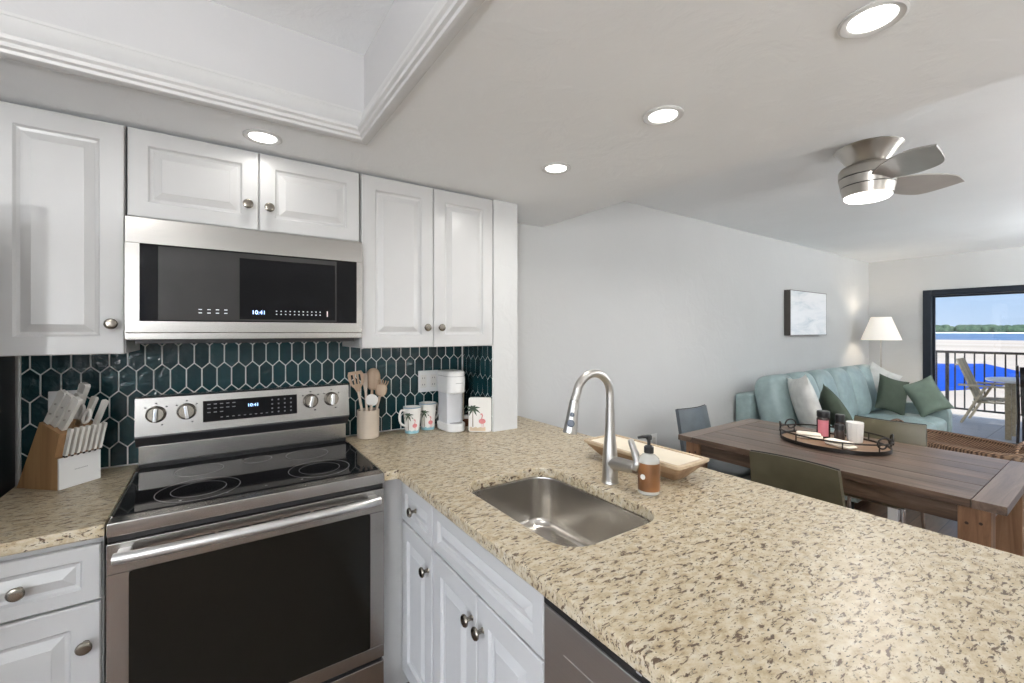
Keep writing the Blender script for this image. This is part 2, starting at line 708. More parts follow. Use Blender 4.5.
def RZ(a):
    return Matrix.Rotation(R(a), 4, 'Z')


def text_obj(name, body, size, mat, parent, mtx, depth=0.0004):
    cu = bpy.data.curves.new(name, 'FONT')
    cu.body = body
    cu.size = size
    cu.extrude = depth
    cu.align_x = 'CENTER'
    cu.align_y = 'CENTER'
    tmp = bpy.data.objects.new(name + '_tmp', cu)
    COL.objects.link(tmp)
    bpy.context.view_layer.update()
    dg = bpy.context.evaluated_depsgraph_get()
    me = bpy.data.meshes.new_from_object(tmp.evaluated_get(dg))
    bpy.data.objects.remove(tmp)
    bm = B()
    bm.from_mesh(me)
    bpy.data.meshes.remove(me)
    bmesh.ops.transform(bm, matrix=mtx, verts=bm.verts[:])
    return obj(name, bm, mat, parent, flat=True)


FY = Matrix(((1, 0, 0, 0), (0, 0, -1, 0), (0, 1, 0, 0), (0, 0, 0, 1)))    # text plane facing -Y


def curve_slab(name, outer, hole, z0, z1, mat, bev=0.005):
    """flat slab with an optional hole, rounded arrises"""
    cu = bpy.data.curves.new(name, 'CURVE')
    cu.dimensions = '2D'
    cu.fill_mode = 'BOTH'
    cu.extrude = (z1 - z0) / 2 - bev
    cu.bevel_depth = bev
    cu.bevel_resolution = 2
    for lp in (outer, hole):
        if not lp:
            continue
        s = cu.splines.new('POLY')
        s.points.add(len(lp) - 1)
        for p, c in zip(s.points, lp):
            p.co = (c[0], c[1], 0, 1)
        s.use_cyclic_u = True
    cu.offset = -bev
    tmp = bpy.data.objects.new(name + '_tmp', cu)
    COL.objects.link(tmp)
    bpy.context.view_layer.update()
    dg = bpy.context.evaluated_depsgraph_get()
    me = bpy.data.meshes.new_from_object(tmp.evaluated_get(dg))
    bpy.data.objects.remove(tmp)
    bm = B()
    bm.from_mesh(me)
    bpy.data.meshes.remove(me)
    bmesh.ops.remove_doubles(bm, verts=bm.verts[:], dist=1e-5)
    bmesh.ops.translate(bm, verts=bm.verts[:], vec=(0, 0, (z0 + z1) / 2))
    return obj(name, bm, mat, ang=50)


# ------------------------------------------------------------------ the shell
XL, XR, YF, YB = -2.1, 7.85, -2.2, 2.25        # room extents
ZK, ZD = 2.13, 2.44                            # kitchen soffit, main ceiling
XS = 1.79                                      # edge of the dropped kitchen ceiling
TX0, TX1, TY0, TY1 = -1.55, 0.448, -0.75, 1.60  # tray opening

b = B(); box(b, XL - .15, XR + .12, YF - .15, YB + .15, -.15, 0); struct('floor', b, 'floor')
b = B(); box(b, XL - .15, XR + .12, YB, YB + .15, 0, ZD + .1); struct('wall_back', b, 'wall')
b = B(); box(b, 1.196, 1.351, 1.915, YB, 0, ZK, 0.004); struct('wall_wing', b, 'wall')
b = B()
box(b, XL - .15, -1.3, YF - .15, YF, 0, ZD + .1); box(b, -.45, XR + .12, YF - .15, YF, 0, ZD + .1); box(b, -1.3, -.45, YF - .15, YF, 2.03, ZD + .1)
struct('wall_front', b, 'wall')
b = B()
box(b, XL - .15, XL, YF, -1.95, 0, ZD + .1); box(b, XL - .15, XL, 1.35, YB, 0, ZD + .1)
box(b, XL - .15, XL, -1.95, 1.35, 0, .12); box(b, XL - .15, XL, -1.95, 1.35, 2.10, ZD + .1)
struct('wall_left', b, 'wall')
b = B()
DY0, DY1, DZ = -1.70, 1.665, 1.99              # sliding-door opening
box(b, XR, XR + .12, DY1, YB, 0, ZD + .1); box(b, XR, XR + .12, YF, DY0, 0, ZD + .1); box(b, XR, XR + .12, DY0, DY1, DZ, ZD + .1)
struct('wall_right', b, 'wall')
# ceilings: dropped kitchen ceiling with its tray cut-out, main ceiling
b = B()
box(b, XL, TX0, YF, YB, ZK, ZD); box(b, TX1, XS, YF, YB, ZK, ZD)
box(b, TX0, TX1, YF, TY0, ZK, ZD); box(b, TX0, TX1, TY1, YB, ZK, ZD)
struct('ceiling', b, 'ceil')
b = B(); box(b, TX0, TX1, TY0, TY1, ZD, ZD + .1); struct('ceiling_tray', b, 'ceil')
b = B(); box(b, XS, XR + .12, YF - .15, YB, ZD, ZD + .1); struct('ceiling_main', b, 'ceil')
# tray lining above the crown, and the crown itself
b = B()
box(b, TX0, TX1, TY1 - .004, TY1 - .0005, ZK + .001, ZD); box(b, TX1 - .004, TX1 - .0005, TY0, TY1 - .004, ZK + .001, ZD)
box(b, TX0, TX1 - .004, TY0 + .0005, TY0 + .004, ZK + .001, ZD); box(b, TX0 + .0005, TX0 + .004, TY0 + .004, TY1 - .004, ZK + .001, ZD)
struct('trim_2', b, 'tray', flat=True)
prof = [(-.012, ZK - .001), (-.010, ZK - .008), (.004, ZK - .010), (.016, ZK - .004), (.018, ZK + .004), (.026, ZK + .008), (.027, ZK + .018), (.034, ZK + .024),
        (.035, ZK + .034), (.027, ZK + .046), (.020, ZK + .062), (.015, ZK + .080), (.015, ZK + .088), (.010, ZK + .094), (.010, ZK + .102), (.0045, ZK + .104), (.0045, ZK + .0005), (-.012, ZK - .0005)]
b = B()
loft(b, [[(TX0 + p, TY0 + p, z), (TX1 - p, TY0 + p, z), (TX1 - p, TY1 - p, z), (TX0 + p, TY1 - p, z)] for p, z in prof], False, False)
struct('trim_1', b, 'trim')
# baseboards of the living side
b = B(); box(b, 1.37, XR - .001, YB - .014, YB - .001, 0, .09, .003); struct('baseboard_back', b, 'trim')
b = B(); box(b, XR - .014, XR - .001, DY1 + .01, YB - .015, 0, .09, .003); struct('baseboard_right', b, 'trim')

# sliding balcony door: fixed frame, two sashes, panes
d1 = bpy.data.objects.new('door_1', None); COL.objects.link(d1); d1.location = (XR, 0, 0); d1['kind'] = 'structure'
b = B()
fw = .085
box(b, XR - .02, XR + .115, DY1 - fw, DY1 - .002, .0, DZ - .002, .004); box(b, XR - .02, XR + .115, DY0 + .002, DY0 + fw, .0, DZ - .002, .004)
box(b, XR - .02, XR + .115, DY0 + fw, DY1 - fw, DZ - .075, DZ - .002, .004); box(b, XR - .02, XR + .115, DY0 + fw, DY1 - fw, .0, .055, .004)
obj('door_frame', b, 'doorframe', d1)
for y0, y1, x in ((DY0 + fw, -.02, XR + .03), (-.08, DY1 - fw, XR + .07)):
    b = B()
    w = .022 if x > XR + .05 else .05
    box(b, x, x + .03, y0 + .001, y0 + .045, .057, DZ - .077, .003); box(b, x, x + .03, y1 - w, y1 - .001, .057, DZ - .077, .003)
    box(b, x, x + .03, y0 + .045, y1 - w, DZ - .100, DZ - .077, .003); box(b, x, x + .03, y0 + .045, y1 - w, .057, .09, .003)
    s = obj('sash', b, 'doorframe', d1)
    b = B(); box(b, x + .012, x + .018, y0 + .045, y1 - w, .09, DZ - .10); obj('pane', b, 'glass', s, flat=True)
# kitchen window (left wall, out of frame) and entry door (behind the camera)
w1 = bpy.data.objects.new('window_1', None); COL.objects.link(w1); w1.location = (XL, 0, .35); w1['kind'] = 'structure'
b = B()
for y0, y1, z0, z1 in ((-1.949, -1.89, .122, 2.098), (1.29, 1.349, .122, 2.098), (-1.89, 1.29, .122, .18), (-1.89, 1.29, 2.04, 2.098), (-.33, -.27, .18, 2.04)):
    box(b, XL - .10, XL - .04, y0, y1, z0, z1, .003)
obj('window_frame', b, 'trim', w1)
b = B(); box(b, XL - .072, XL - .067, -1.89, 1.29, .18, 2.04); obj('pane', b, 'glass', w1, flat=True)
d2 = bpy.data.objects.new('door_2', None); COL.objects.link(d2); d2.location = (-.88, YF, 0); d2['kind'] = 'structure'
b = B()
for x0, x1, z0, z1 in ((-1.298, -1.14, .005, 2.028), (-.61, -.452, .005, 2.028), (-1.14, -.61, .005, .5), (-1.14, -.61, 1.88, 2.028)):
    box(b, x0, x1, YF - .09, YF - .045, z0, z1, .003)
obj('door_leaf', b, 'trim', d2)
b = B(); box(b, -1.14, -.61, YF - .07, YF - .064, .5, 1.88); obj('pane', b, 'glass', d2, flat=True)
b = B(); lathe(b, [(.012, 0), (.012, .03), (.028, .04), (.028, .06), (.012, .068)], (-.52, YF - .045, 1.0), 20, (0, 1, 0)); obj('door_handle', b, 'nickel', d2)

# ------------------------------------------------------------------ outdoors
b = B(); box(b, XR + .12, 10.75, -4.0, 4.0, -.25, -.02); struct('balcony_floor', b, 'btile')
b = B(); box(b, XR + .12, 10.75, -4.0, 4.0, 2.50, 2.70); struct('balcony_soffit', b, 'concrete')
b = B(); box(b, -500, 540, -1500, 2500, -7.0, -6.0); struct('beach', b, 'sand')
b = B(); box(b, 540, 2400, -3000, 4500, -7.2, -6.05); struct('sea', b, 'sea')
b = B(); box(b, 2400, 2700, -3000, 4500, -7.0, -2.0); struct('far_shore', b, 'foam')
b = B()
for i in range(420):
    y = random.uniform(-500, 1500)
    x = random.uniform(2430, 2560)
    hgt = random.uniform(24, 33)
    w = random.uniform(24, 48)
    superbox(b, T(x, y, -3 + hgt / 2) @ RZ(random.uniform(0, 90)), w, w, hgt, 2.6, 3)
o = obj('tree_line', b, 'trees'); o['kind'] = 'stuff'; tag(o, 'distant dark green tree line on the far shore under the sky', 'trees')
b = B()
pl = [(66, 24), (70, 16.5), (74, 14.3), (83, 11.2), (100, 9.6), (122, 12.6), (145, 20.2), (137, 26), (132, 40)]
prism(b, pl, lambda x, y: (x, y, -5.99), lambda x, y: (x, y, -5.93))
tag(obj('swimming_pool', b, 'blue'), 'bright blue pool lying on the sand beyond the balcony railing', 'pool')

# ------------------------------------------------------------------ kitchen cabinets
X0, X1 = -0.2456, 0.5144            # range / microwave bay
def mapper(axis, front):
    if axis == 'Y':
        return lambda u, z, d: (u, front - d, z)      # faces -Y
    return lambda u, z, d: (front - d, u, z)          # faces -X


def door_bm(axis, front, u0, u1, z0, z1, rail=.058, t=.019):
    """raised-panel door: frame, ogee, sunken field, raised centre"""
    m = mapper(axis, front)
    b = B()
    lv = [(0, 0), (0, t - .003), (.003, t), (rail, t), (rail + .006, t - .008), (rail + .014, t - .010), (rail + .036, t - .002), (rail + .0375, t - .001)]
    loops = []
    for ins, d in lv:
        loops.append([m(u0 + ins, z0 + ins, d), m(u1 - ins, z0 + ins, d), m(u1 - ins, z1 - ins, d), m(u0 + ins, z1 - ins, d)])
    return loft(b, loops)


def knob_bm(axis, front, u, z):
    m = mapper(axis, front)
    b = B()
    return lathe(b, [(.0085, 0), (.006, .004), (.006, .014), (.010, .017), (.0165, .021), (.0175, .025), (.0150, .029), (.007, .032)],
                 m(u, z, 0), 24, (0, -1, 0) if axis == 'Y' else (-1, 0, 0), sx=1.0)


def front(parent, kind, axis, fr, u0, u1, z0, z1, knob=None, rail=.058):
    d = obj(kind, door_bm(axis, fr, u0, u1, z0, z1, rail), 'cab', parent, flat=True)
    if knob:
        obj('knob', knob_bm(axis, fr - .019, *knob), 'knobnickel', d)
    return d


YU = 1.919                           # upper-cabinet carcass front; door faces at 1.90
ZB0, ZT0 = 1.3647, 2.118
t = thing('upper_cabinet', 'narrow white upper cabinet at the left, beside the microwave over the knife block', 'cabinet', (-.4, YU, ZB0))
b = B(); box(b, -.560, X0 - .0015, YU + .001, YB - .012, ZB0 + .001, ZT0 + .008, .001); obj('body', b, 'cab', t)
front(t, 'door', 'Y', YU, -.5575, X0 - .004, ZB0, ZT0, (-.279, 1.463))
t = thing('upper_cabinet', 'short white two-door cabinet directly above the stainless microwave', 'cabinet', (.13, YU, 1.83))
b = B(); box(b, X0 + .0015, X1 - .0015, YU + .001, YB - .012, 1.822, ZT0 + .008, .001); obj('body', b, 'cab', t)
front(t, 'door', 'Y', YU, X0 + .004, .1335, 1.824, ZT0, (.099, 1.913), .052)
front(t, 'door', 'Y', YU, .1375, X1 - .006, 1.824, ZT0, (.169, 1.911), .052)
t = thing('upper_cabinet', 'white two-door upper cabinet right of the microwave, above the coffee maker', 'cabinet', (.85, YU, ZB0))
b = B(); box(b, X1 + .0015, 1.185, YU + .001, YB - .012, ZB0 + .001, ZT0 + .008, .001); obj('body', b, 'cab', t)
front(t, 'door', 'Y', YU, X1 + .004, .8495, ZB0, ZT0, (.814, 1.457))
front(t, 'door', 'Y', YU, .8535, 1.183, ZB0, ZT0, (.886, 1.457))

ZC0, ZC1 = .880, .915                # granite
t = thing('base_cabinet', 'white drawer base cabinet left of the range under the knife block counter', 'cabinet', (-.4, 1.63, 0))
b = B(); box(b, -.560, X0 - .010, 1.630, YB - .003, .10, ZC0 - .001, .001); obj('body', b, 'cab', t)
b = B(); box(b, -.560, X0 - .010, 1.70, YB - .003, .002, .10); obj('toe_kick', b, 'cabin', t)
front(t, 'drawer', 'Y', 1.629, -.556, X0 - .014, .708, .858, (-.412, .783), .036)
front(t, 'door', 'Y', 1.629, -.556, X0 - .014, .115, .701, (-.289, .598))

# peninsula run, fronts facing -X
XP = .619
t = thing('base_cabinet', 'narrow white corner base cabinet with one drawer, beside the range', 'cabinet', (.6, 1.5, 0))
b = B(); box(b, XP + .002, 1.17, 1.352, 1.664, .10, ZC0 - .001, .001); obj('body', b, 'cab', t)
b = B(); box(b, X1 + .004, XP + .0005, 1.646, 1.664, .118, ZC0 - .001, .001); obj('filler_panel', b, 'cab', t)
b = B(); box(b, XP + .07, 1.17, 1.352, 1.66, .002, .10); box(b, X1 + .004, XP + .07, 1.70, 1.715, .002, .118); obj('toe_kick', b, 'cab', t)
front(t, 'drawer', 'X', XP + .001, 1.355, 1.640, .706, .852, (1.498, .783), .036)
front(t, 'door', 'X', XP + .001, 1.355, 1.640, .115, .699, (1.385, .619))
t = thing('sink_cabinet', 'white two-door sink base cabinet under the sink between corner cabinet and dishwasher', 'cabinet', (XP, 1.05, 0))
b = B(); 
box(b, XP + .002, XP + .02, .752, 1.349, .10, ZC0 - .001); box(b, XP + .02, 1.17, .752, .770, .10, ZC0 - .001); box(b, XP + .02, 1.17, 1.331, 1.349, .10, ZC0 - .001); box(b, XP + .02, 1.17, .770, 1.331, .10, .12); box(b, 1.152, 1.17, .770, 1.331, .12, ZC0 - .001)
obj('body', b, 'cab', t)
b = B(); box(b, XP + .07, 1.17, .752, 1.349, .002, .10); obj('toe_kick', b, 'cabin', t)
front(t, 'drawer_front', 'X', XP + .001, .755, 1.346, .706, .852, None, .036)
front(t, 'door', 'X', XP + .001, 1.0525, 1.346, .115, .699, (1.078, .624))
front(t, 'door', 'X', XP + .001, .755, 1.0485, .115, .699, (1.018, .622))
# dishwasher
t = thing('dishwasher', 'stainless dishwasher with black control strip under the peninsula counter', 'dishwasher', (XP, .45, 0))
b = B(); box(b, XP + .025, 1.165, .150, .748, .10, ZC0 - .004); obj('body', b, 'darkgrey', t)
b = B(); box(b, XP - .022, XP + .023, .153, .747, .115, .838, .004); box(b, XP - .0235, XP - .02, .22, .68, .700, .765, .001); obj('door_panel', b, steel('dishwasher_steel', (.58, .57, .555), 'Y', .42), t)
b = B(); box(b, XP - .022, XP + .023, .153, .747, .8395, .868, .003); obj('control_strip', b, 'black', t)
b = B(); box(b, XP + .07, 1.165, .150, .748, .002, .098); obj('toe_kick', b, 'black', t)
b = B()
for i in range(7):
    box(b, XP - .0226, XP - .0221, .30 + i * .03, .312 + i * .03, .852, .856)
obj('control_marks', b, 'greydash', t)
# peninsula end and back panels
t = thing('base_cabinet', 'white back-panelled end section of the peninsula past the dishwasher', 'cabinet', (.9, -.3, 0))
b = B(); box(b, XP, 1.165, -.66, .148, .002, ZC0 - .001, .002); obj('body', b, 'cab', t)
b = B(); box(b, 1.1705, 1.19, -.66, 1.912, .002, ZC0 - .001, .002); obj('back_panel', b, 'wall', t)

# worktops
b_out = [(X1 + .003, 1.592), (.560, 1.592), (.568, 1.584), (.568, -.70), (1.552, -.70), (1.552, YB - .001), (1.3525, YB - .001), (1.3525, 1.9135), (1.1945, 1.9135), (1.1945, 2.241), (X1 + .003, 2.241)]
hole = [(x, y) for x, y, _ in rrect(.688, 1.058, .765, 1.322, .085, 0, 8)]
tag(curve_slab('countertop', b_out, hole, ZC0, ZC1, 'granite'), 'large speckled beige granite peninsula countertop with the sink cut in it', 'countertop')
tag(curve_slab('countertop', [(-.562, 1.592), (X0 - .004, 1.592), (X0 - .004, 2.241), (-.562, 2.241)], None, ZC0, ZC1, 'granite'),
    'short golden granite countertop left of the range, under the knife block', 'countertop')

# ------------------------------------------------------------------ backsplash of long hexagon tiles
HW, HH, SL = .0525, .1225, .0245       # width, full height, slope height
def clip(poly, k, lim, keep_less):
    out = []
    n = len(poly)
    for i in range(n):
        a, c = poly[i], poly[(i + 1) % n]
        ia = (a[k] <= lim) if keep_less else (a[k] >= lim)
        ic = (c[k] <= lim) if keep_less else (c[k] >= lim)
        if ia:
            out.append(a)
        if ia != ic:
            f = (lim - a[k]) / (c[k] - a[k])
            out.append((a[0] + (c[0] - a[0]) * f, a[1] + (c[1] - a[1]) * f))
    return out


def hex_field(u0, u1, z0, z1, mp, uo, zo):
    b = B()
    pitch = HH - SL
    g = .0025
    r0 = int((z0 - zo) / pitch) - 2
    for r in range(r0, r0 + int((z1 - z0) / pitch) + 5):
        zc = zo + r * pitch
        off = HW / 2 if r % 2 else 0
        c0 = int((u0 - uo) / HW) - 2
        for c in range(c0, c0 + int((u1 - u0) / HW) + 5):
            uc = uo + c * HW + off
            def shape(q):
                w, h2, s2 = HW / 2 - q, HH / 2 - q * 1.15, HH / 2 - SL - q * .4
                return [(uc, zc + h2), (uc - w, zc + s2), (uc - w, zc - s2), (uc, zc - h2), (uc + w, zc - s2), (uc + w, zc + s2)]
            def cl(q, e):
                p = shape(q)
                for k, lim, less in ((0, u1 - e, True), (0, u0 + e, False), (1, z1 - e, True), (1, z0 + e, False)):
                    p = clip(p, k, lim, less)
                    if len(p) < 3:
                        return None
                return p
            a, d = cl(g, .001), cl(g + .0016, .0026)
            if not a:
                continue
            tl = (random.uniform(-.02, .02), random.uniform(-.02, .02))
            def hz(p):
                return .0032 + (p[0] - uc) * tl[0] + (p[1] - zc) * tl[1]
            if d and len(a) == len(d):
                loft(b, [[mp(*p, 0) for p in a], [mp(*p, hz(p) - .0012) for p in a], [mp(*p, hz(p)) for p in d]])
            else:
                loft(b, [[mp(*p, 0) for p in a], [mp(*p, .0026) for p in a]])
    return b


ZT1 = 1.3635
t = thing('tile_backsplash', 'dark teal glazed hexagon tile backsplash with white grout behind the range', 'backsplash', (.3, YB, ZC1))
b = B(); box(b, -.572, 1.1945, YB - .0035, YB - .0005, ZC1 + .001, 1.40)
obj('grout', b, 'grout', t)
obj('tile_field', hex_field(-.569, 1.184, ZC1 + .003, 1.398, lambda u, z, d: (u, YB - .0036 - d, z), -.547, 1.2445), 'tile', t, flat=True)
b = B(); box(b, -.574, -.5695, YB - .011, YB - .0005, ZC1 + .001, 1.40); obj('edge_strip', b, 'grout', t)

t = thing('tile_backsplash', 'narrow teal hexagon tile return on the side of the wing wall by the coffee maker', 'backsplash', (1.19, 2.08, ZC1))
b = B(); box(b, 1.1915, 1.1952, 1.917, YB - .012, ZC1 + .001, 1.3635); obj('grout', b, 'grout', t)
obj('tile_field', hex_field(1.918, YB - .0125, ZC1 + .003, 1.3635, lambda u, z, d: (1.1914 - d, u, z), 2.226, 1.2445), 'tile', t, flat=True)

# ------------------------------------------------------------------ fridge sliver at far left
t = thing('refrigerator', 'dark stainless refrigerator side at the left edge beside the tiled wall', 'refrigerator', (-1.0, 1.85, 0))
b = B(); box(b, -1.45, -.580, 1.50, YB - .01, .02, 1.78, .008); obj('body', b, 'fridge', t)
for z0, z1 in ((.06, .62), (.63, 1.775)):
    b = B(); box(b, -1.45, -.581, 1.425, 1.495, z0, z1, .01); d = obj('door', b, 'fridge', t)
    b = B(); tube(b, [(-.68, 1.424, z0 + .08), (-.68, 1.375, z0 + .10), (-.68, 1.375, z1 - .10), (-.68, 1.424, z1 - .08)], .011); obj('handle', b, 'steelx', d)
b = B(); box(b, -1.43, -.60, 1.52, YB - .03, .001, .0195); obj('base_grille', b, 'black', t)

# ------------------------------------------------------------------ range
YR = 1.582
t = thing('range', 'stainless freestanding electric range with black glass cooktop below the microwave', 'stove', (.134, YR, 0))
xa, xb = X0 + .001, X1 - .001
b = B(); box(b, xa + .002, xb - .002, YR + .045, 2.225, .06, .888); obj('body', b, 'darkgrey', t)
b = B(); box(b, xa, xb, YR, YR + .055, .878, .9165, .004); box(b, xa, xa + .006, YR + .055, 2.10, .889, .919, .001); box(b, xb - .006, xb, YR + .055, 2.10, .889, .919, .001)
obj('front_trim', b, 'steelx', t)
b = B(); box(b, xa + .0065, xb - .0065, YR + .0555, 2.143, .890, .9195, .002)
ck = obj('cooktop', b, 'blackglass', t)
for cx, cy, rs in ((-.045, 1.76, (.115, .075)), (.325, 1.765, (.105, .07)), (-.05, 2.00, (.075,)), (.32, 2.0, (.08,)), (.14, 2.03, (.05,))):
    b = B()
    for r in rs:
        lathe(b, [(r - .0012, .0001), (r - .0012, .0004), (r + .0012, .0004), (r + .0012, .0001)], (cx, cy, .9195), 64, cap=False)
    obj('burner_ring', b, 'ring', ck)
for i, x in enumerate((-.09, .03, .14, .25, .37)):
    b = B(); lathe(b, [(.004, .0001), (.004, .0004)], (x, 1.668, .9195), 14)
    obj('cooktop_mark', b, 'ring', ck)
# backguard
b = B(); box(b, xa + .004, xb - .004, 2.145, 2.230, .890, 1.185, .003); box(b, xa + .004, xb - .004, 2.139, 2.1445, .935, 1.003, .002); obj('backguard', b, 'steelx', t)
b = B(); box(b, xa + .004, xb - .004, 2.1375, 2.1446, .9198, .9348, .001); obj('gasket', b, 'black', t)
b = B()
prism(b, [(2.1445, .999), (2.110, 1.040), (2.112, 1.046), (2.1445, 1.046)], lambda y, z: (xa - .004, y, z), lambda y, z: (xb + .004, y, z)); obj('backguard_lip', b, 'darkgrey', t)
b = B()
def face_y(z):
    return 2.108 + (z - 1.046) * .09
prism(b, [(2.108, 1.0465), (face_y(1.186), 1.186), (2.128, 1.191), (2.1445, 1.191), (2.1445, 1.0465)], lambda y, z: (xa - .004, y, z), lambda y, z: (xb + .004, y, z))
cp = obj('control_panel', b, 'steelx', t)
b = B()
prism(b, [(-.042, 1.077), (.296, 1.077), (.296, 1.160), (-.042, 1.160)], lambda u, z: (u, face_y(z) - .0005, z), lambda u, z: (u, face_y(z) - .0022, z))
ds = obj('display_panel', b, 'blackglass', cp)
tilt = T(.130, face_y(1.130) - .0026, 1.130) @ RX(-5) @ FY
text_obj('clock_digits', '10:41', .019, 'digits', ds, tilt, .0002)
b = B()
for r_, z in enumerate((1.146, 1.130, 1.114)):
    for k in range(5):
        if r_ == 2 and k > 2:
            continue
        u = -.022 + k * .021
        box(b, u - .006, u + .005, face_y(z) - .0027, face_y(z) - .0023, z - .0016, z + .0016)
for r_, z in enumerate((1.145, 1.127, 1.109, 1.093)):
    for k in range(4):
        u = .200 + k * .024
        box(b, u - .003, u + .003, face_y(z) - .0027, face_y(z) - .0023, z - .003, z + .003)
for k in range(9):
    u = .02 + k * .02
    box(b, u - .004, u + .004, face_y(1.092) - .0027, face_y(1.092) - .0023, 1.0905, 1.0935)
obj('button_marks', b, plain('faint_print', (.22, .22, .23), .5), ds)
for kx, kz in ((-.187, 1.124), (-.094, 1.126), (.352, 1.126), (.440, 1.128)):
    b = B()
    n = (0, -1, .09)
    c = (kx, face_y(kz) - .0005, kz)
    lathe(b, [(.0315, 0), (.0315, .004), (.029, .006), (.027, .020), (.024, .024), (.0, .0245)][:5], c, 36, n)
    k = obj('knob', b, 'knobnickel', cp)
    b = B()
    tbox(b, T(kx, face_y(kz) - .0325, kz) @ RX(-5) @ RY(random.choice((-8, 4, 12))), .013, .018, .050, .003); obj('grip', b, 'chrome', k)
    for a in (-50, 0, 50, 180):
        u, w = kx + .041 * math.sin(R(a)), kz + .041 * math.cos(R(a))
        if a == 180:
            u += .018
        b = B(); box(b, u - .003, u + .003, face_y(w) - .0014, face_y(w) - .0002, w - .002, w + .002)
        obj('knob_mark', b, 'black', cp)
# oven door, vent, handle, window, drawer
b = B(); box(b, xa + .002, xb - .002, YR + .012, YR + .044, .862, .877); obj('vent_gap', b, 'black', t)
b = B()
dz0, dz1 = .240, .860
box(b, xa, xb, YR, YR + .044, dz0, .287, .003); box(b, xa, xb, YR, YR + .044, .776, dz1, .003)
box(b, xa, -.198, YR, YR + .044, .287, .776); box(b, .462, xb, YR, YR + .044, .287, .776)
dr = obj('oven_door', b, 'steelx', t)
b = B(); loft(b, [[(x, YR + .0035, z) for x, _, z in [(p[0], 0, p[1]) for p in rrect(-.1985, .4625, .2865, .7765, .012, 0, 5)]], [(p[0], YR - .0006, p[1]) for p in rrect(-.1985, .4625, .2865, .7765, .012, 0, 5)]])
obj('oven_window', b, 'ovenglass', dr)
b = B()
for i in range(6):
    u = -.08 + i * .088
    box(b, u, u + .078, YR - .0006, YR + .001, .828, .8325)
obj('vent_slot', b, 'black', dr)
b = B()
hp = spline([(-.225, YR - .034, .832), (-.12, YR - .050, .834), (.13, YR - .058, .835), (.39, YR - .050, .834), (.487, YR - .034, .832)], 8)
tube(b, hp, .0145, 16)
for x in (-.205, .467):
    tbox(b, T(x, YR - .018, .833), .030, .040, .024, .004)
obj('handle', b, plain('satin_handle', (.66, .655, .65), .3, .9), dr)
b = B(); box(b, xa, xb, YR + .002, YR + .046, .075, .225, .004); obj('storage_drawer', b, 'steelx', t)
b = B(); box(b, xa + .003, xb - .003, YR + .02, YR + .044, .226, .239); obj('drawer_gap', b, 'black', t)
for sxx in (xa + .03, xb - .03):
    for yy in (YR + .08, 2.18):
        b = B(); cyl(b, (sxx, yy, .001), (sxx, yy, .0605), .016); obj('foot', b, 'black', t)

# ------------------------------------------------------------------ microwave
YM = 1.872
t = thing('microwave', 'stainless over-the-range microwave with black glass front and blue clock', 'microwave', (.134, YM, 1.41))
b = B(); box(b, xa + .003, xb - .003, YM + .04, 2.225, 1.408, 1.818); obj('body', b, 'darkgrey', t)
b = B(); box(b, xa + .02, xb - .02, YM + .045, 2.20, 1.396, 1.4085, .002)
for i in range(8):
    box(b, .0 + i * .035, .022 + i * .035, YM + .06, YM + .12, 1.3945, 1.3962)
obj('bottom_grille', b, 'black', t)
b = B(); gx0, gx1, gz0, gz1 = -.208, .490, 1.4735, 1.7305
box(b, xa, xb, YM, YM + .039, gz1, 1.817, .002); box(b, xa, xb, YM, YM + .039, 1.434, gz0, .002)
box(b, xa, gx0, YM, YM + .039, gz0, gz1); box(b, gx1, xb, YM, YM + .039, gz0, gz1)
box(b, xa, xb, YM + .003, YM + .039, 1.411, 1.4335, .002)
dr = obj('door', b, 'steelx', t)
b = B(); box(b, gx0 - .001, gx1 + .001, YM + .004, YM + .02, gz0 - .001, gz1 + .001); gl = obj('door_glass', b, 'blackglass', dr)
b = B(); box(b, -.160, .410, YM + .0026, YM + .0039, gz0 + .004, gz1 - .004); obj('viewing_window', b, 'mwglass', dr)
b = B(); box(b, .072, .404, YM + .0014, YM + .0025, gz0 + .010, gz1 - .022); pn = obj('display_screen', b, 'blackglass', dr)
text_obj('clock_digits', '10:41', .021, 'digits', pn, T(.133, YM + .0012, 1.509) @ FY, .0002)
b = B()
for r_ in (1.504, 1.516):
    for k in range(11):
        u = .192 + k * .0155
        box(b, u - .0022, u + .0022, YM + .0008, YM + .0013, r_ - .0016, r_ + .0016)
    for k in range(4):
        u = -.045 + k * .025
        box(b, u - .005, u + .005, YM + .0021, YM + .0025, r_ - .0014, r_ + .0014)
obj('button_marks', b, 'dots', pn)
b = B(); box(b, .372, .376, YM + .0008, YM + .0013, 1.498, 1.520); obj('stop_mark', b, 'reddots', pn)

# ------------------------------------------------------------------ sink and faucet
t = thing('sink', 'undermount stainless single-bowl sink set into the granite peninsula', 'sink', (.87, 1.047, .68))
b = B()
lp = []
for ins, z, r in ((-.010, ZC0 - .0012, .090), (0, ZC0 - .0014, .085), (.001, ZC0 - .006, .085), (.006, .80, .080), (.012, .735, .076), (.022, .712, .070), (.040, .700, .055), (.10, .696, .03), (.15, .694, .016)):
    lp.append(rrect(.686 + ins, 1.060 - ins, .763 + ins, 1.324 - ins, r, z, 8))
loft(b, lp, False, True)
bw = obj('bowl', b, 'sinksteel', t, ang=50)
b = B(); lathe(b, [(.044, 0), (.044, .003), (.036, .004), (.032, .001), (.004, .0005)], (.872, 1.047, .6942), 32); obj('drain', b, 'chrome', bw)

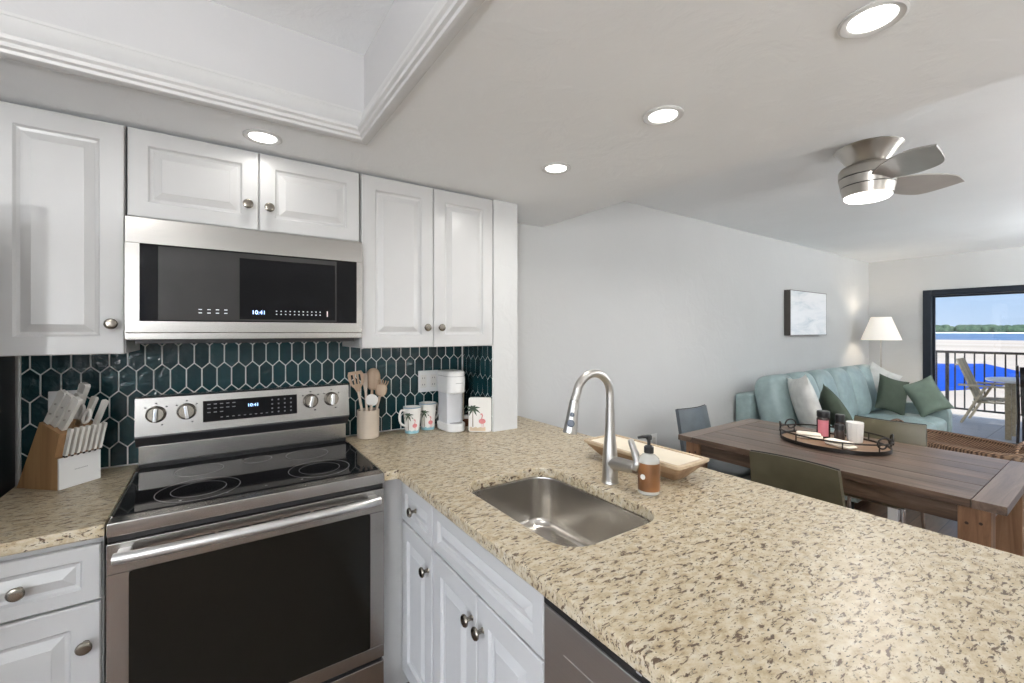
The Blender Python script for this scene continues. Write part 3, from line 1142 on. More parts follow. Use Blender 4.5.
t = thing('faucet', 'brushed nickel gooseneck pull-down faucet standing behind the sink', 'faucet', (1.13, 1.045, ZC1))
b = B(); lathe(b, [(.0295, .0), (.0295, .004), (.0275, .007), (.0268, .05), (.0265, .085), (.0235, .115), (.0185, .160), (.0160, .205), (.0150, .258)], (1.13, 1.045, ZC1 + .0005), 32); obj('body', b, 'faucet', t)
b = B()
pts = [(1.13, 1.045, 1.174)]
arc_r = .079
for k in range(0, 16):
    a = R(180 * k / 16)
    pts.append((1.13 - arc_r + arc_r * math.cos(a), 1.045, 1.222 + arc_r * math.sin(a) * .95))
pts.append((.964, 1.045, 1.214))
tube(b, spline(pts, 3), .0138, 20); obj('spout', b, 'faucet', t)
b = B()
cyl(b, (.964, 1.045, 1.214), (.963, 1.045, 1.209), .0155, .0155, 24)
lathe(b, [(.0155, 0), (.0175, .03), (.0200, .065), (.0235, .096), (.0220, .101), (.012, .102)], (.963, 1.045, 1.2085), 28, (-.20, 0, -1)); sp = obj('spray_head', b, 'faucet', t)
for h_, rr_ in ((.040, .0075), (.068, .012)):
    b = B()
    c = Vector((.963, 1.045, 1.2085)) + Vector((-.20, 0, -1)).normalized() * h_
    dirv = Vector((-.72, -.70, .14)).normalized()
    p = c + dirv * (.0175 + h_ * .045)
    lathe(b, [(rr_, -.004), (rr_, .002), (rr_ * .7, .0035)], p, 20, dirv, sx=1.0, sy=1.0); obj('spray_button', b, plain('dark_blue_button', (.03, .045, .07), .3), sp)
b = B()
cyl(b, (1.13, 1.045, .985), (1.13, .955, .992), .0240, .0205, 24); cyl(b, (1.13, .955, .992), (1.13, .936, .9935), .0205, .0190, 24)
hb = obj('valve_body', b, 'faucet', t)
b = B(); tube(b, spline([(1.13, .938, .990), (1.132, .930, 1.010), (1.136, .940, 1.035), (1.140, .958, 1.065), (1.142, .966, 1.078)], 5), [.0150] * 6 + [.0125] * 6 + [.0110] * 5 + [.010] * 3 + [.006], 14); obj('lever', b, 'faucet', hb)

# ------------------------------------------------------------------ motifs for the ceramics
def motif(parent, mp, s=1.0, u0=0.0, z0=0.0, band=True, wband=.05):
    """palm tree and flamingo painted on ceramics; mp(u, z, d) maps to the surface, units of metres * s"""
    def poly(bm, pts, d=.0004):
        loft(bm, [[mp(u0 + p[0] * s, z0 + p[1] * s, .00005) for p in pts], [mp(u0 + p[0] * s, z0 + p[1] * s, d) for p in pts]])
    b = B()
    cx, cz = -.020, .098
    for a, ln in ((150, .034), (110, .026), (65, .028), (25, .036), (-15, .034), (195, .034), (-50, .026), (232, .028)):
        dx, dz = math.cos(R(a)), math.sin(R(a))
        top, bot = [], []
        for k in range(6):
            f = k / 5
            px, pz = cx + dx * ln * f, cz + dz * ln * f - .012 * f * f
            w = .0045 * math.sin(PI * min(1, .15 + f * .85))
            top.append((px - dz * w, pz + dx * w)); bot.append((px + dz * w, pz - dx * w))
        poly(b, top + bot[::-1])
    obj('palm_fronds', b, 'palmgreen', parent, flat=True)
    b = B()
    poly(b, [(-.022, .02), (-.018, .02), (-.0185, .06), (-.0185, .098), (-.0215, .098), (-.022, .06)], .0003)
    obj('palm_trunk', b, 'trunk', parent, flat=True)
    b = B()
    poly(b, [(.020 + .015 * math.cos(R(a)), .044 + .011 * math.sin(R(a))) for a in range(0, 360, 24)])
    poly(b, [(.014, .050), (.018, .052), (.024, .068), (.020, .078), (.012, .076), (.012, .072), (.017, .072), (.019, .067)])
    poly(b, [(.018, .036), (.020, .036), (.0205, .016), (.019, .016)]); poly(b, [(.024, .036), (.026, .036), (.0285, .016), (.027, .016)])
    obj('flamingo', b, 'pink', parent, flat=True)
    if band:
        b = B()
        n = 10
        bt = [(-wband + 2 * wband * k / n, .018 + .003 * math.sin(k * 2.1)) for k in range(n + 1)]
        for k in range(n):
            poly(b, [(bt[k][0], .003), (bt[k + 1][0], .003), bt[k + 1], bt[k]], .0002)
        obj('painted_band', b, band, parent, flat=True)


FACE = math.atan2(-2.12, -.9)          # direction from the far corner towards the kitchen


def mug(cx, cy, label, ha, hgt=.135, r0=.036, r1=.046):
    t = thing('latte_mug', label, 'mug', (cx, cy, ZC1))
    b = B()
    z0 = ZC1 + .0008
    lathe(b, [(r0 - .006, 0), (r0 - .002, .001), (r0, .006), (r1, hgt - .002), (r1 - .0015, hgt), (r1 - .0035, hgt - .002), (r0 - .004, .010), (.001, .007)], (cx, cy, z0), 40)
    obj('cup', b, 'ceramic', t)
    b = B()
    lathe(b, [(r1 + .0003, hgt - .004), (r1 + .0002, hgt + .0006), (r1 - .003, hgt + .0006)], (cx, cy, z0), 40, cap=False)
    obj('rim', b, plain('blue_rim', (.22, .33, .42), .3), t)
    b = B()
    d = Vector((math.cos(ha), math.sin(ha), 0))
    c = Vector((cx, cy, z0))
    pts = [c + d * (r1 - .003) + Vector((0, 0, hgt * .88)), c + d * (r1 + .020) + Vector((0, 0, hgt * .90)), c + d * (r1 + .030) + Vector((0, 0, hgt * .66)),
           c + d * (r1 + .020) + Vector((0, 0, hgt * .42)), c + d * (r0 + .002) + Vector((0, 0, hgt * .30))]
    tube(b, spline(pts, 6), .0055, 12)
    obj('handle', b, 'ceramic', t)
    def mp(u, z, dd):
        rr = r0 + (r1 - r0) * (z - z0) / hgt + dd + .0003
        a = FACE + u / r1
        return (cx + rr * math.cos(a), cy + rr * math.sin(a), z)
    motif(t, mp, .98, -.002, z0, 'seaband', .055)
    return t


mug(.836, 2.130, 'white palm tree and flamingo mug at left, its handle toward the utensil crock', R(193))
mug(.935, 2.160, 'white palm tree and flamingo mug tucked between the other mug and the coffee maker', R(20), .142)

# palm plaque
t = thing('ceramic_plaque', 'white ceramic plaque with palm tree and flamingo against the wing wall', 'plaque', (1.136, 1.95, ZC1))
ca, sa = math.cos(R(-38)), math.sin(R(-38))
def pmap(u, z, d):
    return (1.136 + u * ca + d * sa, 1.950 + u * sa - d * ca, z)
b = B()
ol = [(p[0], p[1]) for p in rrect(-.060, .060, ZC1 + .001, ZC1 + .180, .012, 0, 5)]
loft(b, [[pmap(u, z, -.012) for u, z in ol], [pmap(u, z, .008) for u, z in ol], [pmap(u * .97, ZC1 + .0865 + (z - ZC1 - .0865) * .975, .011) for u, z in ol]])
obj('plaque_body', b, 'ceramic', t)
motif(t, lambda u, z, d: pmap(u, z, .0112 + d), 1.22, -.012, ZC1 + .004, 'sandband', .034)
# small jar behind plaque
t = thing('small_jar', 'small brown jar with a white lid behind the palm plaque', 'jar', (1.15, 2.12, ZC1))
b = B(); lathe(b, [(.024, 0), (.028, .003), (.028, .036), (.022, .042)], (1.150, 2.120, ZC1 + .0008), 24); obj('jar_body', b, 'coffee', t)
b = B(); lathe(b, [(.024, 0), (.024, .012), (.021, .014)], (1.150, 2.120, ZC1 + .0432), 24); obj('lid', b, 'white', t)

# coffee maker (front turned towards the room)
t = thing('coffee_maker', 'slim white single-serve coffee maker on the corner counter', 'coffee maker', (1.04, 2.075, ZC1))
cmx, cmy = 1.040, 2.075
def cmf(w, yf, yb, rr, z, n=8):
    """plan outline with a rounded front"""
    out = []
    for k in range(n + 1):
        a = R(180 + 180 * k / n)
        out.append((cmx + w * math.cos(a), cmy + yf + rr + rr * math.sin(a), z))
    out += [(cmx + w, cmy + yb, z), (cmx - w, cmy + yb, z)]
    return out
z0 = ZC1 + .001
b = B(); loft(b, [cmf(.050, -.072, .075, .042, z0), cmf(.053, -.075, .078, .045, z0 + .004), cmf(.053, -.075, .078, .045, z0 + .038), cmf(.050, -.072, .075, .042, z0 + .042)]); obj('base', b, 'white', t)
b = B(); loft(b, [cmf(.046, -.035, .078, .010, z0 + .042), cmf(.046, -.035, .078, .010, z0 + .199)]); obj('column', b, plain('grey_white_plastic', (.66, .67, .69), .35), t)
b = B(); loft(b, [cmf(.050, -.070, .078, .042, z0 + .1995), cmf(.053, -.075, .080, .045, z0 + .205), cmf(.053, -.075, .080, .045, z0 + .286)]); hd = obj('brew_head', b, 'white', t)
b = B(); loft(b, [cmf(.051, -.072, .079, .043, z0 + .289), cmf(.052, -.074, .079, .044, z0 + .306), cmf(.047, -.067, .074, .040, z0 + .314)]); obj('lid', b, 'white', t)
b = B(); loft(b, [cmf(.0495, -.070, .077, .042, z0 + .286), cmf(.0495, -.070, .077, .042, z0 + .289)]); obj('seam', b, 'greydash', t)
b = B(); box(b, cmx + .0535, cmx + .058, cmy - .02, cmy + .078, z0 + .05, z0 + .300, .001); obj('water_tank', b, plain('smoky_tank', (.36, .31, .24), .2), t)
b = B(); box(b, cmx - .02, cmx + .02, cmy - .0762, cmy - .0752, z0 + .252, z0 + .255); obj('badge', b, 'greydash', hd)
b = B(); lathe(b, [(.034, 0), (.034, .002), (.030, .0025)], (cmx, cmy - .035, z0 + .0425), 28); obj('drip_tray', b, 'greydash', t)

# utensil crock and utensils
CX, CY = .622, 2.165
t = thing('utensil_crock', 'beige stoneware utensil crock between range and mugs', 'crock', (CX, CY, ZC1))
b = B(); lathe(b, [(.048, 0), (.052, .003), (.0525, .045), (.0515, .047), (.0525, .049), (.0525, .090), (.0515, .092), (.0525, .094), (.053, .134), (.0515, .137), (.049, .135), (.0475, .012), (.002, .010)], (CX, CY, ZC1 + .0008), 40); obj('crock_body', b, 'crock', t)
def utensil(name, label, ax, ay, ln, head, mat='utensil', hm=None):
    """handle from the crock floor leaning by (ax, ay); head(bm, matrix) drawn at its top"""
    t = thing(name, label, 'utensil', (CX + ax * .25, CY + ay * .25, ZC1 + .012))
    p0 = Vector((CX + ax * .18, CY + ay * .18, ZC1 + .0125))
    p1 = Vector((CX + ax, CY + ay, ZC1 + ln))
    b = B(); tube(b, [p0, p0.lerp(p1, .5), p1], [.0055, .0062, .0066], 12); obj('handle', b, mat, t)
    z = (p1 - p0).normalized()
    y = Vector((.42, .90, 0)); y = (y - z * y.dot(z)).normalized()
    x = y.cross(z)
    m = Matrix((x, y, z)).transposed().to_4x4(); m.translation = p1
    b = B(); head(b, m); obj('head', b, hm or mat, t)
def plate(b, m, prof, th=.005, holes=(), bend=0.0):
    """flat head: prof = half-widths along height"""
    L = [(-w, h) for w, h in prof] + [(w, h) for w, h in reversed(prof)]
    loft(b, [[m @ Vector((u, -th / 2 + bend * h * h, h)) for u, h in L], [m @ Vector((u, th / 2 + bend * h * h, h)) for u, h in L]])
def slotted(b, m):
    pr = [(.007, -.004), (.016, .018), (.030, .036), (.036, .060), (.036, .085), (.030, .100)]
    for k, (a, c) in enumerate(((-1, -.62), (-.36, -.10), (.10, .36), (.62, 1))):
        loft(b, [[m @ Vector((w * f, yy, h)) for w, h, f in [(w, h, a) for w, h in pr] + [(w, h, c) for w, h in reversed(pr)]] for yy in (-.003, .003)])
    for h0, h1 in ((.0, .034), (.086, .100)):
        plate(b, m @ T(0, 0, 0), [(w, h) for w, h in pr if h0 - .006 <= h <= h1 + .004], .0058)
def spoon(b, m):
    superbox(b, m @ T(0, .004, .052) @ RX(4), .072, .020, .112, 2.2, 8)
def fork(b, m):
    superbox(b, m @ T(0, .002, .030), .056, .016, .066, 2.4, 6)
    for k in range(5):
        u = -.022 + k * .011
        tube(b, [m @ Vector((u * .8, 0, .052)), m @ Vector((u * 1.1, -.006, .072)), m @ Vector((u * 1.15, -.016, .080))], .003, 8)
def smallspoon(b, m):
    lathe(b, [(.026, -.003), (.030, 0), (.026, .003)], m @ Vector((0, 0, .024)), 28, m.to_3x3() @ Vector((0, 1, 0)))
def stick(b, m):
    plate(b, m, [(.006, -.004), (.010, .03), (.012, .07), (.009, .09)], .004)
utensil('slotted_turner', 'beige slotted turner leaning left in the crock', -.050, -.012, .232, slotted, 'utbeige', 'utensil')
utensil('wooden_spoon', 'broad wooden spoon standing at the back right of the crock', .026, .022, .232, spoon)
utensil('pasta_fork', 'wooden pasta fork with short tines leaning right in the crock', .056, -.004, .200, fork, 'utbeige', 'utensil')
utensil('small_spoon', 'small round cream spoon at the front of the crock', .004, -.040, .166, smallspoon, 'utbeige', 'ceramic')
utensil('thin_spatula', 'narrow beige spatula standing upright mid crock', -.008, .014, .225, stick, 'utbeige')

# outlet plates
def outlet(name, label, x0, x1, z0, z1, y, gangs):
    t = thing(name, label, 'outlet', ((x0 + x1) / 2, y, z0))
    b = B(); box(b, x0, x1, y - .006, y - .0005, z0, z1, .002); obj('plate', b, 'white', t)
    w = (x1 - x0) / gangs
    for g in range(gangs):
        c = x0 + w * (g + .5)
        b = B(); box(b, c - .017, c + .017, y - .0085, y - .0058, (z0 + z1) / 2 - .034, (z0 + z1) / 2 + .034, .001); rk = obj('receptacle', b, 'ceramic', t)
        for zz in (-.018, .018):
            for dx in (-.006, .006):
                b = B(); box(b, c + dx - .0012, c + dx + .0012, y - .0088, y - .0084, (z0 + z1) / 2 + zz - .004, (z0 + z1) / 2 + zz + .004); obj('slot', b, 'black', rk)
outlet('outlet_plate', 'white double outlet plate on the tile beside the coffee maker', .912, 1.030, 1.105, 1.223, YB - .0105, 2)
outlet('outlet_plate', 'white outlet plate on the tile behind the knife block', -.500, -.424, 1.103, 1.221, YB - .0105, 1)
outlet('outlet_plate', 'small white outlet low on the dining wall beyond the peninsula', 2.905, 2.98, .49, .605, YB, 1)

# ------------------------------------------------------------------ knife block
KB = Matrix.Translation((-.427, 2.011, ZC1 + .001)) @ RZ(47)     # local x along the front, y to the back
def kb(x, y, z):
    return KB @ Vector((x, y, z))
t = thing('knife_block', 'acacia wood knife block with a white front on the left counter', 'knife block', (-.42, 2.06, ZC1))
KW = .125
side = [(.002, 0), (.002, .103), (.014, .106), (-.006, .186), (.073, .222), (.166, 0)]
b = B(); loft(b, [[kb(.0, y, z) for y, z in side], [kb(KW, y, z) for y, z in side]]); obj('block_body', b, 'blockwood', t, ang=20)
b = B()
loft(b, [[kb(x, -.004, z) for x, z in ((.0, .0005), (KW, .0005), (KW, .104), (.0, .104))], [kb(x, .0015, z) for x, z in ((0, .0005), (KW, .0005), (KW, .104), (0, .104))]]); fp = obj('front_panel', b, 'white', t, flat=True)
b = B()
for k in range(9):
    x = .045 + k * .0045
    loft(b, [[kb(x + u, -.0042, z) for u, z in ((0, .055), (.003, .055), (.003, .058), (0, .058))], [kb(x + u, -.0040, z) for u, z in ((0, .055), (.003, .055), (.003, .058), (0, .058))]])
obj('printed_name', b, 'greydash', fp, flat=True)
def knife(name, label, group, x, y, z, ln, w, th, lean, roll=0.0, mirror=False, cat='knife'):
    t = thing(name, label, cat, kb(x, y, z), group)
    m = KB @ T(x, y, z) @ RX(lean) @ RY(roll)
    b = B()
    pr = [(.72, 0), (.78, .12), (.86, .35), (.80, .6), (.95, .85), (1.0, .95), (.72, 1.0)]
    n = len(pr)
    L = [(-w / 2 * a, ln * h) for a, h in pr] + [(w / 2 * a, ln * h) for a, h in reversed(pr)]
    k1 = th / 2
    loft(b, [[m @ Vector((s_ * k1 * .65, u * .88, h)) for u, h in L] if abs(s_) == 1 else [m @ Vector((s_ * k1, u, h)) for u, h in L] for s_ in (-1, -.8, .8, 1)])
    obj('handle', b, 'knifehandle', t, ang=50)
    b = B(); tbox(b, m @ T(0, 0, -.003), th * .8, w * .75, .007, .001); obj('bolster', b, 'chrome', t)
    if ln > .1:
        for h in (.3, .6):
            b = B()
            lathe(b, [(.003, -th * .5 - .0006), (.003, th * .5 + .0006)], m @ Vector((0, 0, ln * h)), 10, m.to_3x3() @ Vector((1, 0, 0))); obj('rivet', b, 'nickel', t)
# seven steak knives on the front step, bolster down
for k in range(7):
    pos = ['at the left end', 'second from the left', 'third from the left', 'in the middle', 'third from the right', 'second from the right', 'at the right end'][k]
    knife('steak_knife', 'white-handled steak knife %s of the front row in the knife block' % pos, 'steak knives in the front row', .010 + k * .0172, -.0145, .113, .092, .015, .010, 14)
# large knives in the top slots
SL_ = 32
knife('chef_knife', 'large white-handled knife at the back left of the knife block', 'large knives in the block', .012, .058, .219, .125, .027, .016, SL_)
knife('chef_knife', 'large white-handled knife second from the back left of the block', 'large knives in the block', .016, .036, .209, .122, .027, .016, SL_)
knife('chef_knife', 'large white-handled knife at the front left of the block with two rivets', 'large knives in the block', .020, .012, .198, .122, .028, .017, SL_)
knife('paring_knife', 'slim white-handled knife in the middle of the block', 'large knives in the block', .066, .050, .214, .105, .021, .014, 24)
knife('sharpening_steel', 'white rounded-handled sharpener tallest at the back of the block', 'large knives in the block', .092, .060, .220, .128, .028, .022, 20, cat='sharpener')
knife('paring_knife', 'white-handled knife behind the right end of the steak knives', 'large knives in the block', .104, .030, .206, .095, .021, .014, 24)
knife('paring_knife', 'small white-handled knife at the far right of the block', 'large knives in the block', .117, .006, .194, .095, .019, .014, 26)
t = thing('kitchen_scissors', 'white-handled kitchen scissors in the middle of the knife block', 'scissors', kb(.07, .015, .20))
m = KB @ T(.072, .018, .199) @ RX(28)
b = B(); tbox(b, m @ T(0, 0, .005), .009, .024, .030, .002); obj('shank', b, 'nickel', t)
for s_ in (-1, 1):
    b = B(); tube(b, [m @ Vector((0, s_ * .016 + .012 * math.cos(R(a)), .044 + .025 * math.sin(R(a)))) for a in range(0, 360, 20)], .0050, 10, True); obj('finger_loop', b, 'knifehandle', t)

# ------------------------------------------------------------------ soap and dough bowl
sx_, sy_ = 1.160, .905
t = thing('soap_bottle', 'pump soap bottle with amber label beside the faucet', 'soap bottle', (sx_, sy_, ZC1))
z0 = ZC1 + .0008
b = B(); lathe(b, [(.031, 0), (.0345, .003), (.0345, .098), (.032, .112), (.022, .122), (.0135, .126), (.0135, .132)], (sx_, sy_, z0), 36); obj('bottle', b, 'clearbottle', t)
b = B(); lathe(b, [(.0348, .012), (.0352, .013), (.0352, .099), (.0348, .100)], (sx_, sy_, z0), 36, cap=False); lb = obj('label_wrap', b, 'amber', t)
b = B()
q = Vector((-.85, -.10, 0)).normalized()
lathe(b, [(.0085, 0), (.0085, .0012)], Vector((sx_, sy_, z0 + .058)) + q * .0352, 20, q); obj('round_seal', b, 'ceramic', lb)
b = B(); lathe(b, [(.0155, .130), (.0155, .148), (.012, .152), (.0055, .155), (.0055, .172)], (sx_, sy_, z0), 24); pc = obj('pump_collar', b, 'black', t)
b = B()
lathe(b, [(.0085, .172), (.0095, .175), (.0095, .184), (.006, .187)], (sx_, sy_, z0), 20)
d_ = Vector((-.82, .57, 0)); p0 = Vector((sx_, sy_, z0 + .181))
tube(b, [p0, p0 + d_ * .022, p0 + d_ * .036 + Vector((0, 0, -.003))], [.006, .0052, .0042], 12); obj('pump_head', b, 'black', pc)

t = thing('dough_bowl', 'long rectangular wooden dough bowl filled with cream wax behind the faucet', 'bowl', (1.355, 1.09, ZC1))
b = B()
x0, x1, y0, y1 = 1.262, 1.452, .862, 1.325
zz = ZC1 + .001
lp = []
for ins, z, r in ((.062, 0, .010), (.058, .003, .012), (.016, .050, .014), (.010, .0575, .012), (.026, .0578, .008)):
    lp.append(rrect(x0 + ins, x1 - ins, y0 + ins, y1 - ins, r, zz + z, 4))
loft(b, lp); obj('bowl_body', b, 'bowlwood', t, ang=25)
b = B()
lp = [rrect(x0 + i_, x1 - i_, y0 + i_, y1 - i_, r, zz + z, 4) for i_, z, r in ((.009, .058, .012), (.003, .063, .012), (.003, .071, .012), (.010, .0735, .010), (.019, .072, .008), (.0202, .058, .008), (.009, .058, .012))]
loft(b, lp, False, False); obj('rim', b, planks('bowl_rim_wood', [(.42, .31, .20), (.56, .44, .30), (.64, .53, .39)], 'Y', .5, False, .1), t, ang=25)
b = B(); loft(b, [rrect(x0 + .0245, x1 - .0245, y0 + .0245, y1 - .0245, .006, zz + .0605, 4), rrect(x0 + .0205, x1 - .0205, y0 + .0205, y1 - .0205, .006, zz + .0685, 4)]); obj('wax_fill', b, 'cream', t, flat=True)

# ------------------------------------------------------------------ recessed lights and the added tray light
def area_light(parent, loc, size, watts, col=(1.0, .975, .94)):
    d = bpy.data.lights.new('lamp', 'AREA')
    d.shape = 'DISK'
    d.size = size
    d.energy = watts
    d.color = col
    d.spread = R(165)
    o = bpy.data.objects.new('lamp', d)
    COL.objects.link(o)
    o.parent = parent
    o.location = Vector(loc) - worig(parent)
    return o


def point_light(parent, loc, rad, watts, col=(1.0, .985, .965)):
    d = bpy.data.lights.new('lamp', 'POINT')
    d.shadow_soft_size = rad
    d.energy = watts
    d.color = col
    o = bpy.data.objects.new('lamp', d)
    COL.objects.link(o)
    o.parent = parent
    o.location = Vector(loc) - worig(parent)


def can(x, y, label, z=ZK, w=1.0):
    t = thing('recessed_light', label, 'ceiling light', (x, y, z - .006), 'recessed downlights')
    b = B(); lathe(b, [(.044, .0055), (.062, .0055), (.062, .002), (.057, -.001), (.047, .001), (.044, .004)], (x, y, z - .006), 40, cap=False); obj('trim_ring', b, 'trim', t)
    b = B(); lathe(b, [(.0435, .0055), (.0435, .003), (.038, .0015), (.015, .001)], (x, y, z - .006), 36); obj('lens', b, 'lens', t)
    area_light(t, (x, y, z - .008), .085, LAMP_W * w)


can(1.195, .336, 'recessed downlight nearest the viewer at the top right of the kitchen ceiling', w=.3)
can(1.180, .866, 'middle recessed downlight of the row over the peninsula', w=1.3)
can(1.187, 1.401, 'recessed downlight over the sink, nearest the wing wall', w=3.2)
can(.138, 1.767, 'recessed downlight in front of the cabinets above the microwave', w=.4)
can(1.187, -.20, 'added fill downlight over the near end of the peninsula', w=.3)  # this and the next three are added fill downlights out of view
can(1.187, -1.3, 'added fill downlight by the front wall of the kitchen')
can(-.85, 1.765, 'added fill downlight in front of the refrigerator')
can(-.3, -1.5, 'added fill downlight over the entry door')
t = thing('fill_ceiling_light', 'small added fill dome light in the middle of the tray ceiling', 'ceiling light', (-.55, .15, ZD - .11))  # added fixture, unseen, brightens the tray and kitchen
b = B(); lathe(b, [(.11, .1095), (.115, .095), (.105, .085)], (-.55, .15, ZD - .11), 40); obj('base_plate', b, 'nickel', t)
b = B(); lathe(b, [(.102, .0845), (.095, .05), (.065, .015), (.015, 0)], (-.55, .15, ZD - .11), 40); obj('dome', b, 'lens', t)
point_light(t, (-.55, .15, ZD - .20), .06, FILL_DOME_W * 1.8)

# added floor-lamp uplights, unseen, put in only to brighten ceilings and room
def fill_torchiere(x, y, label, dz=0.0, w=1.0, col=(1.0, .985, .965)):
    t = thing('floor_lamp', label, 'lamp', (x, y, 0))
    b = B(); lathe(b, [(.13, .001), (.135, .008), (.12, .02), (.02, .03)], (x, y, 0), 32); obj('base', b, 'nickel', t)
    b = B(); cyl(b, (x, y, .0305), (x, y, 1.70 + dz), .012, .012, 16); obj('pole', b, 'nickel', t)
    b = B(); lathe(b, [(.02, 1.70), (.10, 1.735), (.16, 1.80), (.154, 1.80), (.09, 1.742), (.004, 1.71)], (x, y, dz), 36); obj('bowl', b, 'white', t)
    b = B(); lathe(b, [(.02, 1.712), (.035, 1.74), (.03, 1.745), (.006, 1.75)], (x, y, dz), 20); obj('bulb', b, 'lens', t)
    point_light(t, (x, y, 1.785 + dz), .06, FILL_TORCH_W * w, col)


fill_torchiere(3.5, -1.15, 'added fill floor lamp on the open side of the dining area', 0, .55)
fill_torchiere(6.3, -1.2, 'added fill floor lamp near the balcony door', 0, 2.3, (.95, .98, 1.0))
fill_torchiere(1.95, -1.35, 'short added fill floor lamp beyond the near end of the peninsula', -.45, .3)
fill_torchiere(-1.65, -1.75, 'short added fill floor lamp in the kitchen corner by the entry door', -.35, 2.4, (.98, .99, 1.0))

# ------------------------------------------------------------------ ceiling fan
FX, FYY = 2.93, .845
t = thing('ceiling_fan', 'brushed nickel flush ceiling fan with light and silver blades in the dining area', 'ceiling fan', (FX, FYY, ZD))
c0 = (FX, FYY, 0)
b = B(); lathe(b, [(.143, ZD - .0005), (.150, ZD - .006), (.146, ZD - .012), (.125, ZD - .035), (.092, ZD - .085), (.086, ZD - .094)], c0, 48); obj('canopy', b, 'nickel', t)
b = B(); lathe(b, [(.09, ZD - .0945), (.118, ZD - .106), (.129, ZD - .122), (.129, ZD - .160)], c0, 48); obj('motor_housing', b, 'nickel', t)
b = B(); lathe(b, [(.124, ZD - .1602), (.124, ZD - .1648)], c0, 48); obj('groove_band', b, 'black', t)
b = B(); lathe(b, [(.117, ZD - .2082), (.117, ZD - .2128)], c0, 48); obj('groove_band', b, 'black', t)
b = B(); lathe(b, [(.128, ZD - .165), (.120, ZD - .208)], c0, 48); obj('blade_ring', b, 'nickel', t)
b = B(); lathe(b, [(.120, ZD - .213), (.109, ZD - .262), (.105, ZD - .264)], c0, 48); lk = obj('light_kit', b, 'nickel', t)
b = B(); lathe(b, [(.1042, ZD - .2625), (.103, ZD - .272), (.092, ZD - .282), (.05, ZD - .288), (.01, ZD - .289)], c0, 48); obj('light_dome', b, 'fanlens', lk)
for ang in (-138, -40):
    m = T(FX, FYY, ZD - .188) @ RZ(ang) @ RX(-15)
    pts = [(.08, -.030), (.18, -.052), (.30, -.058), (.41, -.040), (.490, .012), (.485, .024), (.43, .080), (.365, .128), (.29, .132), (.19, .105), (.08, .045)]
    pts = [(p.x, p.y) for p in spline([(x, y, 0) for x, y in pts], 4)]
    b = B(); loft(b, [[m @ Vector((x, y, -.004)) for x, y in pts], [m @ Vector((x, y, .004)) for x, y in pts]]); bl = obj('blade', b, 'blade', t)
    b = B(); tbox(b, m @ T(.150, .01, .009), .10, .05, .008, .002); obj('blade_bracket', b, 'nickel', bl)
area_light(t, (FX, FYY, ZD - .293), .18, FAN_W, (1.0, .97, .93))

# ------------------------------------------------------------------ dining table
TXA, TXB, TYA, TYB, TZ = 2.515, 3.450, .292, 1.730, .76
t = thing('dining_table', 'reclaimed wood dining table with breadboard ends beyond the peninsula', 'table', (2.98, 1.01, 0))
b = B()
n = 7
w = (TXB - TXA) / n
for i in range(n):
    box(b, TXA + i * w + .0008, TXA + (i + 1) * w - .0008, TYA + .099, TYB - .099, TZ - .035, TZ - random.uniform(0, .0012), .002)
obj('tabletop', b, 'table', t)
for y0, y1 in ((TYA, TYA + .097), (TYB - .097, TYB)):
    b = B(); box(b, TXA, TXB, y0, y1, TZ - .035, TZ, .003); obj('breadboard_end', b, 'tablex', t)
for lx in (TXA + .02, TXB - .115):
    for ly in (TYA + .045, TYB - .14):
        b = B(); box(b, lx, lx + .095, ly, ly + .095, .001, TZ - .0355, .004); lg = obj('leg', b, 'tableleg', t)
        if lx < 2.6:
            b = B()
            for q_, zq in ((.028, .665), (.068, .655)):
                lathe(b, [(.006, 0), (.006, .001)], (lx - .0003, ly + q_, zq), 12, (-1, 0, 0))
            obj('peg', b, plain('dark_peg', (.04, .02, .012), .6), lg)
for x in (TXA + .035, TXB - .06):
    b = B(); box(b, x, x + .025, TYA + .141, TYB - .141, TZ - .115, TZ - .0355, .002); obj('apron', b, 'table', t)
for y in (TYA + .06, TYB - .085):
    b = B(); box(b, TXA + .116, TXB - .116, y, y + .025, TZ - .115, TZ - .0355, .002); obj('apron', b, 'tablex', t)

